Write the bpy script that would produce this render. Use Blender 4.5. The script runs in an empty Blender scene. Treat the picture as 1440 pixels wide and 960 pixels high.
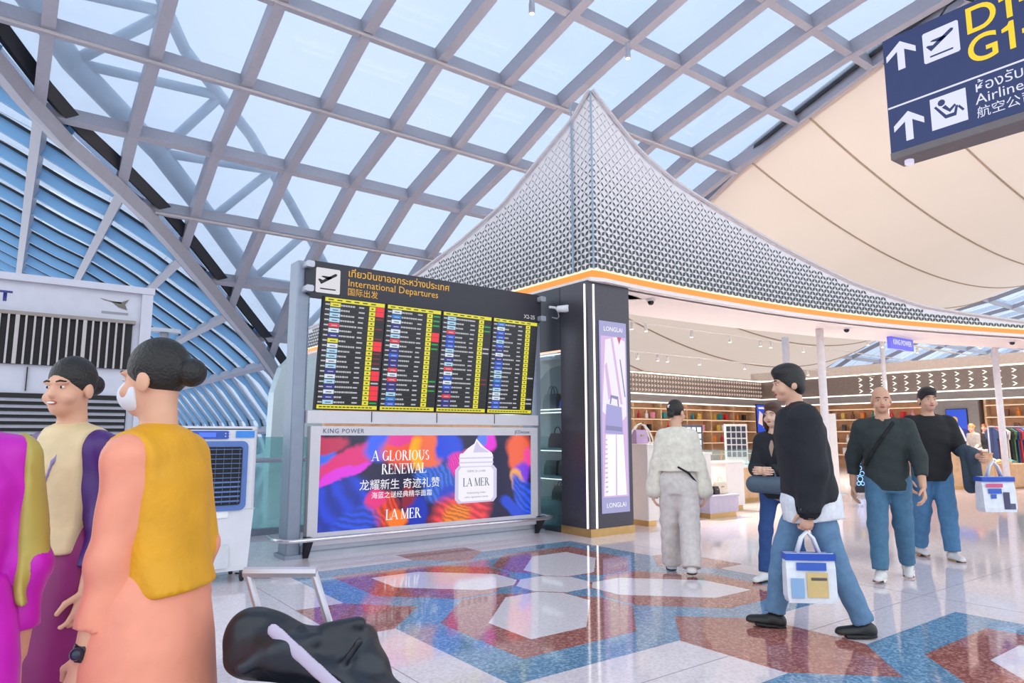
import bpy, bmesh, math, random
import numpy as np
from mathutils import Vector, Matrix
random.seed(7)
S = bpy.context.scene
COL = S.collection
# ------------------------------------------------------------------ camera
HC = 1.27
AZ = math.radians(53.3)          # view direction, measured from the concourse axis X
PT = math.atan(132/960)          # camera tilted up
FW = Vector((math.cos(AZ)*math.cos(PT), math.sin(AZ)*math.cos(PT), math.sin(PT)))
RT = Vector((math.sin(AZ), -math.cos(AZ), 0))
UP = RT.cross(FW)
cam_d = bpy.data.cameras.new('camera'); cam = bpy.data.objects.new('camera', cam_d); COL.objects.link(cam)
cam_d.sensor_width = 36; cam_d.lens = 24; cam_d.clip_end = 500
m3 = Matrix((RT, UP, -FW)).transposed()
cam.matrix_world = Matrix.Translation((0, 0, HC)) @ m3.to_4x4()
S.camera = cam
# ------------------------------------------------------------------ world and exposure
W = bpy.data.worlds.new('world'); S.world = W; W.use_nodes = True
nt = W.node_tree; bg = nt.nodes['Background']
tc = nt.nodes.new('ShaderNodeTexCoord'); nz = nt.nodes.new('ShaderNodeTexNoise'); nz.inputs['Scale'].default_value = 2.2
nz.inputs['Detail'].default_value = 4
rp = nt.nodes.new('ShaderNodeValToRGB')
rp.color_ramp.elements[0].position = .35; rp.color_ramp.elements[0].color = (.76, .885, 1, 1)
rp.color_ramp.elements[1].position = .65; rp.color_ramp.elements[1].color = (.93, .97, 1, 1)
nt.links.new(tc.outputs['Generated'], nz.inputs['Vector']); nt.links.new(nz.outputs['Fac'], rp.inputs['Fac'])
nt.links.new(rp.outputs['Color'], bg.inputs['Color']); bg.inputs['Strength'].default_value = 1.9
vs = S.view_settings
vs.view_transform = 'Standard'; vs.look = 'None'; vs.gamma = 1; vs.use_curve_mapping = False; vs.exposure = 0.0
# ------------------------------------------------------------------ helpers
def lin(c):
    if isinstance(c, str):
        c = [int(c[i:i+2], 16)/255 for i in (0, 2, 4)]
    return tuple((x/12.92 if x <= .04045 else ((x+.055)/1.055)**2.4) for x in c[:3]) + (1,)
MATS = {}
def M(name, col='cccccc', rough=.5, metal=0, emit=0, noise=.06, nscale=12, bump=0, bscale=60, spec=.5, alpha=None):
    """procedural principled material; colour varied by a noise texture"""
    if name in MATS: return MATS[name]
    m = bpy.data.materials.new(name); m.use_nodes = True; t = m.node_tree
    b = t.nodes['Principled BSDF']; c = lin(col)
    b.inputs['Roughness'].default_value = rough; b.inputs['Metallic'].default_value = metal
    b.inputs['Specular IOR Level'].default_value = spec
    if noise > 0:
        co = t.nodes.new('ShaderNodeTexCoord'); n = t.nodes.new('ShaderNodeTexNoise'); n.inputs['Scale'].default_value = nscale
        n.inputs['Detail'].default_value = 3
        r = t.nodes.new('ShaderNodeValToRGB')
        r.color_ramp.elements[0].position = .3; r.color_ramp.elements[1].position = .7
        r.color_ramp.elements[0].color = tuple(x*(1-noise) for x in c[:3])+(1,)
        r.color_ramp.elements[1].color = tuple(min(1, x*(1+noise)) for x in c[:3])+(1,)
        t.links.new(co.outputs['Object'], n.inputs['Vector']); t.links.new(n.outputs['Fac'], r.inputs['Fac'])
        t.links.new(r.outputs['Color'], b.inputs['Base Color'])
        if emit: t.links.new(r.outputs['Color'], b.inputs['Emission Color'])
    else:
        b.inputs['Base Color'].default_value = c; b.inputs['Emission Color'].default_value = c
    if emit:
        b.inputs['Emission Strength'].default_value = emit
    if bump:
        co = t.nodes.new('ShaderNodeTexCoord'); n2 = t.nodes.new('ShaderNodeTexNoise'); n2.inputs['Scale'].default_value = bscale
        bp = t.nodes.new('ShaderNodeBump'); bp.inputs['Strength'].default_value = bump; bp.inputs['Distance'].default_value = .01
        t.links.new(co.outputs['Object'], n2.inputs['Vector']); t.links.new(n2.outputs['Fac'], bp.inputs['Height'])
        t.links.new(bp.outputs['Normal'], b.inputs['Normal'])
    MATS[name] = m
    return m
def EM(name, col='ffffff', s=1.0):
    """screen or lamp: emission over a black base"""
    if name in MATS: return MATS[name]
    m = bpy.data.materials.new(name); m.use_nodes = True; b = m.node_tree.nodes['Principled BSDF']
    b.inputs['Base Color'].default_value = (.01, .01, .01, 1); b.inputs['Roughness'].default_value = .35
    b.inputs['Emission Color'].default_value = lin(col); b.inputs['Emission Strength'].default_value = s
    MATS[name] = m
    return m
def GLASS(name, tint, clear=.7, rough=.05, body='eef5fa'):
    """thin pane: mostly see-through, partly frosted, with a clear-coat reflection"""
    if name in MATS: return MATS[name]
    m = bpy.data.materials.new(name); m.use_nodes = True; t = m.node_tree; N = t.nodes; N.clear()
    out = N.new('ShaderNodeOutputMaterial'); tr = N.new('ShaderNodeBsdfTransparent'); tr.inputs['Color'].default_value = lin(tint)
    tl = N.new('ShaderNodeBsdfTranslucent'); tl.inputs['Color'].default_value = lin(body)
    co = N.new('ShaderNodeTexCoord'); nn = N.new('ShaderNodeTexNoise'); nn.inputs['Scale'].default_value = .9; nn.inputs['Detail'].default_value = 5
    mr = N.new('ShaderNodeMapRange'); mr.inputs['To Min'].default_value = max(0, 1-clear-.12); mr.inputs['To Max'].default_value = min(1, 1-clear+.12)
    t.links.new(co.outputs['Object'], nn.inputs['Vector']); t.links.new(nn.outputs['Fac'], mr.inputs['Value'])
    mx = N.new('ShaderNodeMixShader'); t.links.new(mr.outputs['Result'], mx.inputs['Fac'])
    t.links.new(tr.outputs[0], mx.inputs[1]); t.links.new(tl.outputs[0], mx.inputs[2])
    gl = N.new('ShaderNodeBsdfGlossy'); gl.inputs['Roughness'].default_value = rough
    lw = N.new('ShaderNodeLayerWeight'); pw = N.new('ShaderNodeMath'); pw.operation = 'POWER'; pw.inputs[1].default_value = 4
    fr = N.new('ShaderNodeMath'); fr.operation = 'MULTIPLY_ADD'; fr.inputs[1].default_value = .5; fr.inputs[2].default_value = .03
    t.links.new(lw.outputs['Facing'], pw.inputs[0]); t.links.new(pw.outputs[0], fr.inputs[0])
    m2 = N.new('ShaderNodeMixShader'); t.links.new(fr.outputs[0], m2.inputs['Fac'])
    t.links.new(mx.outputs[0], m2.inputs[1]); t.links.new(gl.outputs[0], m2.inputs[2])
    t.links.new(m2.outputs[0], out.inputs['Surface'])
    MATS[name] = m
    return m

class MB:
    """collects geometry, then links it as ONE mesh object"""
    def __init__(s): s.v = []; s.f = []; s.mi = []
    def add(s, vs, fs, mi=0):
        o = len(s.v); s.v += [tuple(p) for p in vs]
        for f in fs: s.f.append(tuple(i+o for i in f)); s.mi.append(mi)
        return s
    def box(s, c, d, mi=0, rz=0, mat=None):
        x, y, z = d[0]/2, d[1]/2, d[2]/2
        P = [Vector((a*x, b*y, e*z)) for e in (-1, 1) for b in (-1, 1) for a in (-1, 1)]
        if rz: R = Matrix.Rotation(rz, 3, 'Z'); P = [R @ p for p in P]
        if mat is not None: P = [mat @ p for p in P]
        return s.add([p+Vector(c) for p in P], [(0, 2, 3, 1), (4, 5, 7, 6), (0, 1, 5, 4), (2, 6, 7, 3), (0, 4, 6, 2), (1, 3, 7, 5)], mi)
    def bbox(s, a, b, mi=0):
        return s.box([(p+q)/2 for p, q in zip(a, b)], [abs(q-p) for p, q in zip(a, b)], mi)
    def rbox(s, c, d, r, mi=0, axis='Z', seg=4):
        """box with rounded vertical edges (about axis)"""
        ax = {'X': (1, 2, 0), 'Y': (0, 2, 1), 'Z': (0, 1, 2)}[axis]
        w, h, t = d[ax[0]]/2, d[ax[1]]/2, d[ax[2]]/2
        pts = []
        for q, (sx, sy) in enumerate(((1, 1), (-1, 1), (-1, -1), (1, -1))):
            for k in range(seg+1):
                a = math.pi/2*(q+k/seg); pts.append((sx*(w-r)+r*math.cos(a), sy*(h-r)+r*math.sin(a)))
        P = []
        for e in (-t, t):
            for (a, b) in pts:
                p = [0, 0, 0]; p[ax[0]] = a+c[ax[0]]; p[ax[1]] = b+c[ax[1]]; p[ax[2]] = e+c[ax[2]]; P.append(p)
        n = len(pts)
        return s.add(P, [tuple(range(n-1, -1, -1)), tuple(range(n, 2*n))]+[(i, (i+1) % n, n+(i+1) % n, n+i) for i in range(n)], mi)
    def prism(s, poly, fn, a, b, mi=0):
        """poly: 2d points; fn(u,v,w)->3d; extruded from w=a to w=b"""
        n = len(poly); P = [fn(u, v, a) for u, v in poly]+[fn(u, v, b) for u, v in poly]
        return s.add(P, [tuple(range(n-1, -1, -1)), tuple(range(n, 2*n))]+[(i, (i+1) % n, n+(i+1) % n, n+i) for i in range(n)], mi)
    def beam(s, pts, w, h, up=(0, 0, 1), mi=0, off=0):
        """rectangular section swept along pts; top face at +h*off"""
        up = Vector(up); n = len(pts); P = []
        pts = [Vector(p) for p in pts]
        for i, p in enumerate(pts):
            t = (pts[min(i+1, n-1)]-pts[max(i-1, 0)]).normalized()
            sd = t.cross(up).normalized(); u = sd.cross(t).normalized()
            for a, b in ((-1, 0), (1, 0), (1, 1), (-1, 1)): P.append(p+sd*(a*w/2)+u*(h*(b+off)))
        F = [(3, 2, 1, 0), tuple(4*(n-1)+k for k in range(4))]
        for i in range(n-1):
            for k in range(4): F.append((4*i+k, 4*i+(k+1) % 4, 4*i+4+(k+1) % 4, 4*i+4+k))
        return s.add(P, F, mi)
    def tube(s, pts, r, seg=8, mi=0, cap=True):
        pts = [Vector(p) for p in pts]; n = len(pts); P = []; last = None
        rr = r if isinstance(r, (list, tuple)) else [r]*n
        for i, p in enumerate(pts):
            t = (pts[min(i+1, n-1)]-pts[max(i-1, 0)]).normalized()
            a = Vector((0, 0, 1)) if abs(t.z) < .9 else Vector((1, 0, 0))
            if last is not None: a = last
            u = (a-t*a.dot(t)).normalized(); v = t.cross(u); last = u
            for k in range(seg):
                q = 2*math.pi*k/seg; P.append(p+(u*math.cos(q)+v*math.sin(q))*rr[i])
        F = [(i*seg+k, i*seg+(k+1) % seg, (i+1)*seg+(k+1) % seg, (i+1)*seg+k) for i in range(n-1) for k in range(seg)]
        if cap: F += [tuple(range(seg-1, -1, -1)), tuple((n-1)*seg+k for k in range(seg))]
        return s.add(P, F, mi)
    def lathe(s, prof, c=(0, 0, 0), seg=14, mi=0, axis='Z'):
        P = []; n = len(prof)
        for (r, z) in prof:
            for k in range(seg):
                q = 2*math.pi*k/seg; a, b = r*math.cos(q), r*math.sin(q)
                p = {'Z': (a, b, z), 'Y': (a, z, b), 'X': (z, a, b)}[axis]
                P.append((p[0]+c[0], p[1]+c[1], p[2]+c[2]))
        F = [(i*seg+k, i*seg+(k+1) % seg, (i+1)*seg+(k+1) % seg, (i+1)*seg+k) for i in range(n-1) for k in range(seg)]
        F += [tuple(range(seg-1, -1, -1)), tuple((n-1)*seg+k for k in range(seg))]
        return s.add(P, F, mi)
    def ball(s, c, r, seg=10, mi=0):
        rx, ry, rz = r if isinstance(r, (tuple, list)) else (r, r, r)
        n = seg//2+1; P = []
        for i in range(n+1):
            a = math.pi*i/n
            for k in range(seg):
                q = 2*math.pi*k/seg
                P.append((c[0]+rx*math.sin(a)*math.cos(q), c[1]+ry*math.sin(a)*math.sin(q), c[2]+rz*math.cos(a)))
        return s.add(P, [(i*seg+k, (i+1)*seg+k, (i+1)*seg+(k+1) % seg, i*seg+(k+1) % seg) for i in range(n) for k in range(seg)], mi)
    def mesh(s, name, mats, smooth=False):
        me = bpy.data.meshes.new(name); me.from_pydata(s.v, [], s.f)
        for m in (mats if isinstance(mats, (list, tuple)) else [mats]): me.materials.append(m)
        me.polygons.foreach_set('material_index', s.mi)
        if smooth: me.polygons.foreach_set('use_smooth', [True]*len(s.f))
        me.validate(); me.update()
        bm = bmesh.new(); bm.from_mesh(me); bmesh.ops.recalc_face_normals(bm, faces=bm.faces); bm.to_mesh(me); bm.free()
        return me
    def build(s, name, mats, parent=None, smooth=False, loc=None, rz=0):
        o = bpy.data.objects.new(name, s.mesh(name, mats, smooth)); COL.objects.link(o)
        if parent: o.parent = parent
        if loc is not None: o.location = loc
        if rz: o.rotation_euler.z = rz
        return o
def tag(o, label=None, cat=None, group=None, kind=None):
    if label: o['label'] = label
    if cat: o['category'] = cat
    if group: o['group'] = group
    if kind: o['kind'] = kind
    return o
def thing(name, label, cat, loc=(0, 0, 0), rz=0, group=None):
    o = bpy.data.objects.new(name, None); COL.objects.link(o); o.location = loc; o.rotation_euler = (0, 0, rz)
    o.empty_display_size = .1
    return tag(o, label, cat, group)
def inst(name, me, parent=None, loc=(0, 0, 0), rz=0):
    o = bpy.data.objects.new(name, me); COL.objects.link(o); o.parent = parent; o.location = loc; o.rotation_euler = (0, 0, rz)
    return o
def dup(root, loc, rz=0, label=None, group=None):
    r = root.copy(); COL.objects.link(r); r.location = loc; r.rotation_euler = (0, 0, rz)
    if label: r['label'] = label
    if group: r['group'] = group
    for ch in list(root.children):
        c = ch.copy(); COL.objects.link(c); c.parent = r
        for g in ch.children:
            d = g.copy(); COL.objects.link(d); d.parent = c
    return r
def text(name, body, size, fn, mat, parent, align='LEFT', ext=.002, space=1.0, bold=0, sx=1.0):
    """flat lettering, one part per word; fn(u,v,w) maps the text plane to 3d (w = out of the surface)"""
    def raw(b):
        c = bpy.data.curves.new('t', 'FONT'); c.body = b; c.size = size; c.resolution_u = 6 if size > .2 else 2; c.space_character = space; c.offset = bold
        o = bpy.data.objects.new('t', c); me = bpy.data.meshes.new_from_object(o); bpy.data.objects.remove(o); bpy.data.curves.remove(c)
        return me
    wid = lambda b: max((v.co.x for v in raw(b).vertices), default=0)
    words = body.split(' '); shift = -wid(body)/2 if align == 'CENTER' else 0; ob = None
    for i, wd in enumerate(words):
        off = wid(' '.join(words[:i])+' I')-wid('I') if i else 0
        me = raw(wd); me.name = name; me.materials.clear(); me.materials.append(mat)
        for v in me.vertices: v.co = Vector(fn((v.co.x+off+shift)*sx, v.co.y, ext))
        ob = bpy.data.objects.new(name, me); COL.objects.link(ob); ob.parent = parent
    return ob
def clip(poly, f):
    """clip a list of points by f(p) >= 0"""
    out = []
    for i, p in enumerate(poly):
        q = poly[(i+1) % len(poly)]; a, b = f(p), f(q)
        if a >= 0: out.append(p)
        if (a >= 0) != (b >= 0):
            t = a/(a-b); out.append(tuple(x+(y-x)*t for x, y in zip(p, q)))
    return out
def itp(x, tab):
    if x <= tab[0][0]:
        (x0, y0), (x1, y1) = tab[0], tab[1]
    elif x >= tab[-1][0]:
        (x0, y0), (x1, y1) = tab[-2], tab[-1]
    else:
        for i in range(len(tab)-1):
            if tab[i][0] <= x <= tab[i+1][0]:
                (x0, y0), (x1, y1) = tab[i], tab[i+1]; break
    return y0+(y1-y0)*(x-x0)/(x1-x0)
# ================================================================== SETTING
STEEL = M('roof steel', 'a3a3ae', .4, .1, noise=.04)
STEELD = M('dark gasket', '22262e', .5)
PANE = GLASS('roof glass', 'd3d9e3', .8, .05, 'dce2ec')
# profile of the long glass vault: (Y, Z above eye) of the purlins
PRA = [(-3, 10.7), (.2, 11.0), (3, 11.0), (5.8, 10.8), (8.56, 10.4), (11.2, 9.86), (13.96, 9.22), (16.4, 8.3), (19.1, 7.54), (21.36, 6.34), (23.76, 5.02), (25.8, 3.52), (27.4, 1.9), (28.5, .1), (28.9, -1.25)]
PRA = [(y, z+HC) for y, z in PRA]
GRO = [(8.89, -.31), (9.56, .09), (10.03, .61), (10.43, 1.15), (11.16, 1.86), (12.1, 2.72), (12.87, 3.58), (13.75, 4.6), (14.6, 5.5)]
GRO = [(2*a, 2*b) for a, b in GRO]                                   # Y -> X of the groin
PRB = [(-6, 9.4), (-3, 8.7), (-.62, 7.92), (.18, 7.54), (1.22, 7.04), (2.3, 6.6), (3.72, 5.82), (5.44, 4.7), (7.16, 3.56), (8.8, 2.2), (10, .6), (10.7, -1.25)]
PRB = [(x, z+HC) for x, z in PRB]                                    # X -> Z of the cross vault
def groX(Y): return itp(Y, GRO)
def groY(X): return itp(X, [(b, a) for a, b in GRO])
def edgeX(Y): return 19.3+.206*(Y-8.4)
def endX(Y): return 49.7-.465*(Y-14.1)
def za(Y): return itp(Y, PRA)
def zb(X): return itp(X, PRB)
DEP = .42
# --- floor: pale terrazzo slabs with inlaid red, blue and white pieces
def terrazzo(name, col, fleck, amt):
    m = bpy.data.materials.new(name); m.use_nodes = True; t = m.node_tree; b = t.nodes['Principled BSDF']
    co = t.nodes.new('ShaderNodeTexCoord'); v = t.nodes.new('ShaderNodeTexVoronoi'); v.inputs['Scale'].default_value = 70
    r = t.nodes.new('ShaderNodeValToRGB'); r.color_ramp.interpolation = 'LINEAR'
    e = r.color_ramp.elements; c = lin(col); f = lin(fleck)
    e[0].position = 0; e[0].color = tuple(a*(1-amt)+q*amt for a, q in zip(c, f)); e[1].position = .5; e[1].color = c
    k = r.color_ramp.elements.new(.9); k.color = tuple(x*(1-.35*amt) for x in c[:3])+(1,)
    sp = t.nodes.new('ShaderNodeSeparateColor')
    t.links.new(co.outputs['Object'], v.inputs['Vector']); t.links.new(v.outputs['Color'], sp.inputs['Color'])
    t.links.new(sp.outputs['Red'], r.inputs['Fac']); t.links.new(r.outputs['Color'], b.inputs['Base Color'])
    b.inputs['Roughness'].default_value = .07; b.inputs['Specular IOR Level'].default_value = .85
    return m
T_PALE = terrazzo('pale pink terrazzo', 'e4d7dc', 'f4ecef', .35)
T_WHITE = terrazzo('white terrazzo', 'ebe0e4', 'f8f2f4', .3)
T_RED = terrazzo('red terrazzo', 'a3605a', 'dba99b', .6)
T_BLUE = terrazzo('blue terrazzo', '6a92b4', 'b4cede', .6)
T_GREY = terrazzo('pale grey terrazzo', 'd6d0d2', 'ece8e8', .3)
JOINT = M('floor joint', '8d8088', .6)
floor = MB().bbox((-40, -30, -.3), (70, 60, 0)).build('floor', T_PALE); tag(floor, kind='structure')
CXM, GAP = 3.95, 2.1
HEXW = [(1.16, 1.16), (.69, 1.16), (.16, .63), (.16, .31), (.31, .16), (.63, .16), (1.16, .69)]
REDQ = [(1.43, 1.43), (.5, 1.43), (.02, .95), (.02, .32), (.32, .02), (.95, .02), (1.43, .5)]
slab = lambda poly, z, mat, nm: MB().prism(poly, lambda u, v, w: (u, v, w), -.02, z).build(nm, mat, floor)
for cy in (4.7, .5, -3.7):
    B = [(-1.73, -1.73), (1.73, -1.73), (1.73, 1.73), (-1.73, 1.73)]
    slab([(CXM+u, cy+v) for u, v in B], .0006, T_BLUE, 'blue_inlay')
    for sx, sy in ((1, 1), (-1, 1), (-1, -1), (1, -1)):
        slab([(CXM+sx*u, cy+sy*v) for u, v in REDQ], .0012, T_RED, 'red_inlay')
        slab([(CXM+sx*u, cy+sy*v) for u, v in HEXW], .0018, T_WHITE, 'white_inlay')
    oc = [(.31, .12), (.12, .31), (-.12, .31), (-.31, .12), (-.31, -.12), (-.12, -.31), (.12, -.31), (.31, -.12)]
    slab([(CXM+u, cy+v) for u, v in oc], .0022, T_WHITE, 'centre_inlay')
    for k in range(4):
        c, s_ = (1, 0, -1, 0)[k], (0, 1, 0, -1)[k]
        R = lambda u, v: (CXM+u*c-v*s_, cy+u*s_+v*c)
        slab([R(.3, -.13), R(.3, .13), R(.45, .15), R(.62, 0), R(.45, -.15)], .0015, T_BLUE, 'blue_wedge')
        slab([R(1.33, 0), R(1.74, .43), R(2.1, .43), R(2.1, -.43), R(1.74, -.43)], .0012, T_RED, 'red_link')
for x in (-2.35, 1.85, 6.05, 10.25, 14.45, 18.65):
    MB().bbox((x-.002, -12, -.01), (x+.002, 20, .0008)).build('floor_joint', JOINT, floor)
for y in (-5.8, -1.6, 2.6, 6.8, 11, 15.2):
    MB().bbox((-8, y-.002, -.01), (30, y+.002, .0008)).build('floor_joint', JOINT, floor)
slab([(7.2, 6.9), (27, 6.9), (27, 17.8), (7.2, 17.8)], .0005, T_GREY, 'shop_floor_inlay')
# --- long glass vault
skyA = tag(bpy.data.objects.new('window_1', None), kind='structure'); COL.objects.link(skyA)
NA = len(PRA)
def nrmA(i):
    y0, z0 = PRA[max(i-1, 0)]; y1, z1 = PRA[min(i+1, NA-1)]; l = math.hypot(y1-y0, z1-z0)
    return Vector((0, -(z1-z0)/l, (y1-y0)/l))
OUT = [Vector((0, y, z))+nrmA(i)*DEP for i, (y, z) in enumerate(PRA)]
ribs = [2*(.07+k) for k in range(-6, 12)]
for X in ribs:
    pts = []
    for i, (y, z) in enumerate(PRA):
        if groX(y) < X < edgeX(y)+.01: pts.append((X, y, z))
        elif pts or (i+1 < NA and groX(PRA[i+1][0]) < X < edgeX(PRA[i+1][0])):
            # end the rib on the groin or the edge beam
            a = PRA[i-1][0] if pts else PRA[i+1][0]
            ok = lambda t: groX(t) < X < edgeX(t)
            lo, hi = a, y
            for _ in range(20):
                md = (lo+hi)/2
                if ok(md): lo = md
                else: hi = md
            q = (X, lo, za(lo))
            if pts: pts.append(q); break
            pts = [q]
    if len(pts) > 1: MB().beam(pts, .26, DEP, up=(0, -.35, 1)).build('rib', STEEL, skyA)
for i, (y, z) in enumerate(PRA[:-1]):
    x0, x1 = max(groX(y), -12), edgeX(y)
    if x1 > x0: MB().beam([(x0, y, z+.02), (x1, y, z+.02)], .2, DEP-.04, up=nrmA(i)).build('purlin', STEEL, skyA)
for i in range(NA-2):
    for k in range(len(ribs)-1):
        xa, xb = ribs[k], ribs[k+1]
        if xa > 21: continue
        P = [(xa, 0.), (xb, 0.), (xb, 1.), (xa, 1.)]
        y0, y1 = PRA[i][0], PRA[i+1][0]
        Y = lambda t: y0+(y1-y0)*t
        P = clip(P, lambda p: p[0]-(groX(y0)+(groX(y1)-groX(y0))*p[1]))
        if len(P) > 2: P = clip(P, lambda p: (edgeX(y0)+(edgeX(y1)-edgeX(y0))*p[1])-p[0])
        if len(P) < 3: continue
        def f(u, v, w, i=i):
            q = OUT[i].lerp(OUT[i+1], v); return (u, q.y, q.z+w)
        MB().prism(P, f, -.02, .02).build('glass_pane', PANE, skyA)
# conduits clipped under two purlins
for j in (6, 7, 9):
    y, z = PRA[j]
    MB().tube([(max(groX(y), -9)+.3, y-.14, z-.02), (edgeX(y)-.2, y-.14, z-.02)], .035, 6).build('conduit', M('conduit', 'b9b3b4', .5), skyA)
# outer trusses seen through the glass
TRUSS = M('outer truss blue', 'b0cade', .5)
tr = tag(bpy.data.objects.new('trim_1', None), kind='structure'); COL.objects.link(tr)
gp = [Vector((groX(y), y, za(y)+1.5)) for y in (15, 17, 19, 21, 23, 25, 27)]
off = Vector((1.5, -.2, .5))
for i in range(len(gp)-1):
    MB().tube([gp[i]+Vector((.6, 0, 0)), gp[i+1]+Vector((.6, 0, 0))], .28, 8).build('chord', TRUSS, tr, True)
    MB().tube([gp[i]+off*2, gp[i+1]+off*2], .16, 8).build('chord', TRUSS, tr, True)
    MB().tube([gp[i]+Vector((.6, 0, 0)), (gp[i]+gp[i+1])/2+off*2], .14, 8).build('diagonal', TRUSS, tr, True)
    MB().tube([(gp[i]+gp[i+1])/2+off*2, gp[i+1]+Vector((.6, 0, 0))], .14, 8).build('diagonal', TRUSS, tr, True)
# groin beam with its dark gasket, and the edge beam towards the membrane
gpts = [(groX(y), y, za(y)-.22) for y in (6, 10, 14, 17, 18.5, 19.6, 20.5, 21.5, 22.5, 23.8, 25, 26, 27.2)]
gb = tag(bpy.data.objects.new('trim_2', None), kind='structure'); COL.objects.link(gb)
MB().beam(gpts, .3, .34, up=(.1, -.3, .95)).build('groin_beam', STEEL, gb)
MB().beam([(x+.3, y-.05, z+.42) for x, y, z in gpts], .22, .3, up=(.2, -.45, .85)).build('gasket', STEELD, gb)
MB().beam([(x-.2, y+.2, z+.2) for x, y, z in gpts], .12, .4, up=(.1, -.3, .95)).build('flange', M('flange steel', '7d7d8a', .4, .3), gb)
epts = [(edgeX(y), y, za(y)) for y, z in PRA]
eb = tag(MB().beam(epts, .3, .6, up=(0, -.3, 1)).build('trim_3', STEEL), kind='structure')
MB().beam([(x-.2, y, z+.3) for x, y, z in epts], .06, .2, up=(0, -.3, 1)).build('edge_gasket', STEELD, eb)
# --- cross vault beyond the groin: deep fins seen at a slant
skyB = tag(bpy.data.objects.new('window_2', None), kind='structure'); COL.objects.link(skyB)
FIN = GLASS('frosted blue fin', 'c6def0', .12, .25, 'b9d8ee')
xs = [x for x, z in PRB]
for k in range(0, 24):
    Y = 17.6+2.05*k
    pts = [(x, Y, zb(x)) for x in [-6, -3, -.62, .18, 1.22, 2.3, 3.72, 5.44, 7.16, 8.8, 10, 10.6] if groY(x) < Y-.1]
    gx = groX(Y)
    if Y < 29.2: pts.append((gx, Y, zb(gx)))
    if len(pts) > 1: MB().beam(pts, .1, .38, up=(.4, 0, 1)).build('fin', FIN, skyB); MB().beam([(x, y, z+.38) for x, y, z in pts], .16, .08, up=(.4, 0, 1)).build('fin_cap', STEELD, skyB)
for k in range(-3, 6):
    X = 2*(.07+k)
    y0 = groY(X)
    MB().beam([(X, y0, zb(X)-.12), (X, 54, zb(X)-.12)], .24, .3, up=(.5, 0, 1)).build('purlin', STEEL, skyB)
for k in range(-3, 6):
    xa, xb = 2*(.07+k), 2*(1.07+k)
    ya, yb = groY(xa), groY(xb)
    P = [(xa, ya), (xb, yb), (xb, 54), (xa, 54)]
    for j in range(6):
        lo, hi = 15+6.5*j, 15+6.5*(j+1)
        Q = clip(clip(P, lambda p: p[1]-lo), lambda p: hi-p[1])
        if len(Q) > 2: MB().prism(Q, lambda u, v, w: (u, v, zb(u)+.5+w), 0, .03).build('glass_pane', PANE, skyB)
# pale abutment where the vault meets the ground, and a low bulkhead
pier = MB()
prof = [(8.9, 4.75), (8.0, 3.7), (7.75, 2.8), (7.7, 0), (11, 0), (11, 4.75)]
pier.prism(prof, lambda u, v, w: (u, w, v), 24.6, 25.2)
tag(pier.build('wall_back', M('pale abutment', 'c9dde2', .35, noise=.03)), kind='structure')
# --- stretched membrane ceiling with seams
def fab(X, Y):
    a, b = edgeX(Y), endX(Y); t = (X-a)/(b-a)
    return za(Y)-2.0*4*t*(1-t)
FAB = bpy.data.materials.new('membrane'); FAB.use_nodes = True
t_ = FAB.node_tree; b_ = t_.nodes['Principled BSDF']
co = t_.nodes.new('ShaderNodeTexCoord'); n_ = t_.nodes.new('ShaderNodeTexNoise'); n_.inputs['Scale'].default_value = .35; n_.inputs['Detail'].default_value = 5
r_ = t_.nodes.new('ShaderNodeValToRGB'); r_.color_ramp.elements[0].color = lin('d3c2b6'); r_.color_ramp.elements[1].color = lin('dccdc1')
t_.links.new(co.outputs['Object'], n_.inputs['Vector']); t_.links.new(n_.outputs['Fac'], r_.inputs['Fac']); t_.links.new(r_.outputs['Color'], b_.inputs['Base Color'])
b_.inputs['Roughness'].default_value = .85
tl_ = t_.nodes.new('ShaderNodeBsdfTranslucent'); tl_.inputs['Color'].default_value = lin('f3dfcd')
mx_ = t_.nodes.new('ShaderNodeMixShader'); mx_.inputs[0].default_value = .3
o_ = t_.nodes['Material Output']
t_.links.new(b_.outputs[0], mx_.inputs[1]); t_.links.new(tl_.outputs[0], mx_.inputs[2]); t_.links.new(mx_.outputs[0], o_.inputs[0])
ny, nx = 44, 26
V = []; Fq = []
ys = [-3+(28.4+3)*i/ny for i in range(ny+1)]
for Y in ys:
    for j in range(nx+1):
        X = edgeX(Y)+(endX(Y)-edgeX(Y))*j/nx; V.append((X, Y, fab(X, Y)))
for i in range(ny):
    for j in range(nx): Fq.append((i*(nx+1)+j, i*(nx+1)+j+1, (i+1)*(nx+1)+j+1, (i+1)*(nx+1)+j))
fb = MB().add(V, Fq).build('ceiling', FAB, smooth=True); tag(fb, kind='structure')
SEAM = M('membrane seam', 'ab9580', .8)
for Y in (.7, 3.2, 5.7, 8.2, 10.75, 13.2, 15.7, 18, 20.2, 22.2, 24.4):
    pts = [(edgeX(Y)+(endX(Y)-edgeX(Y))*j/30, Y, fab(edgeX(Y)+(endX(Y)-edgeX(Y))*j/30, Y)-.015) for j in range(31)]
    MB().tube(pts, .035, 5).build('seam', SEAM, fb)
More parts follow.
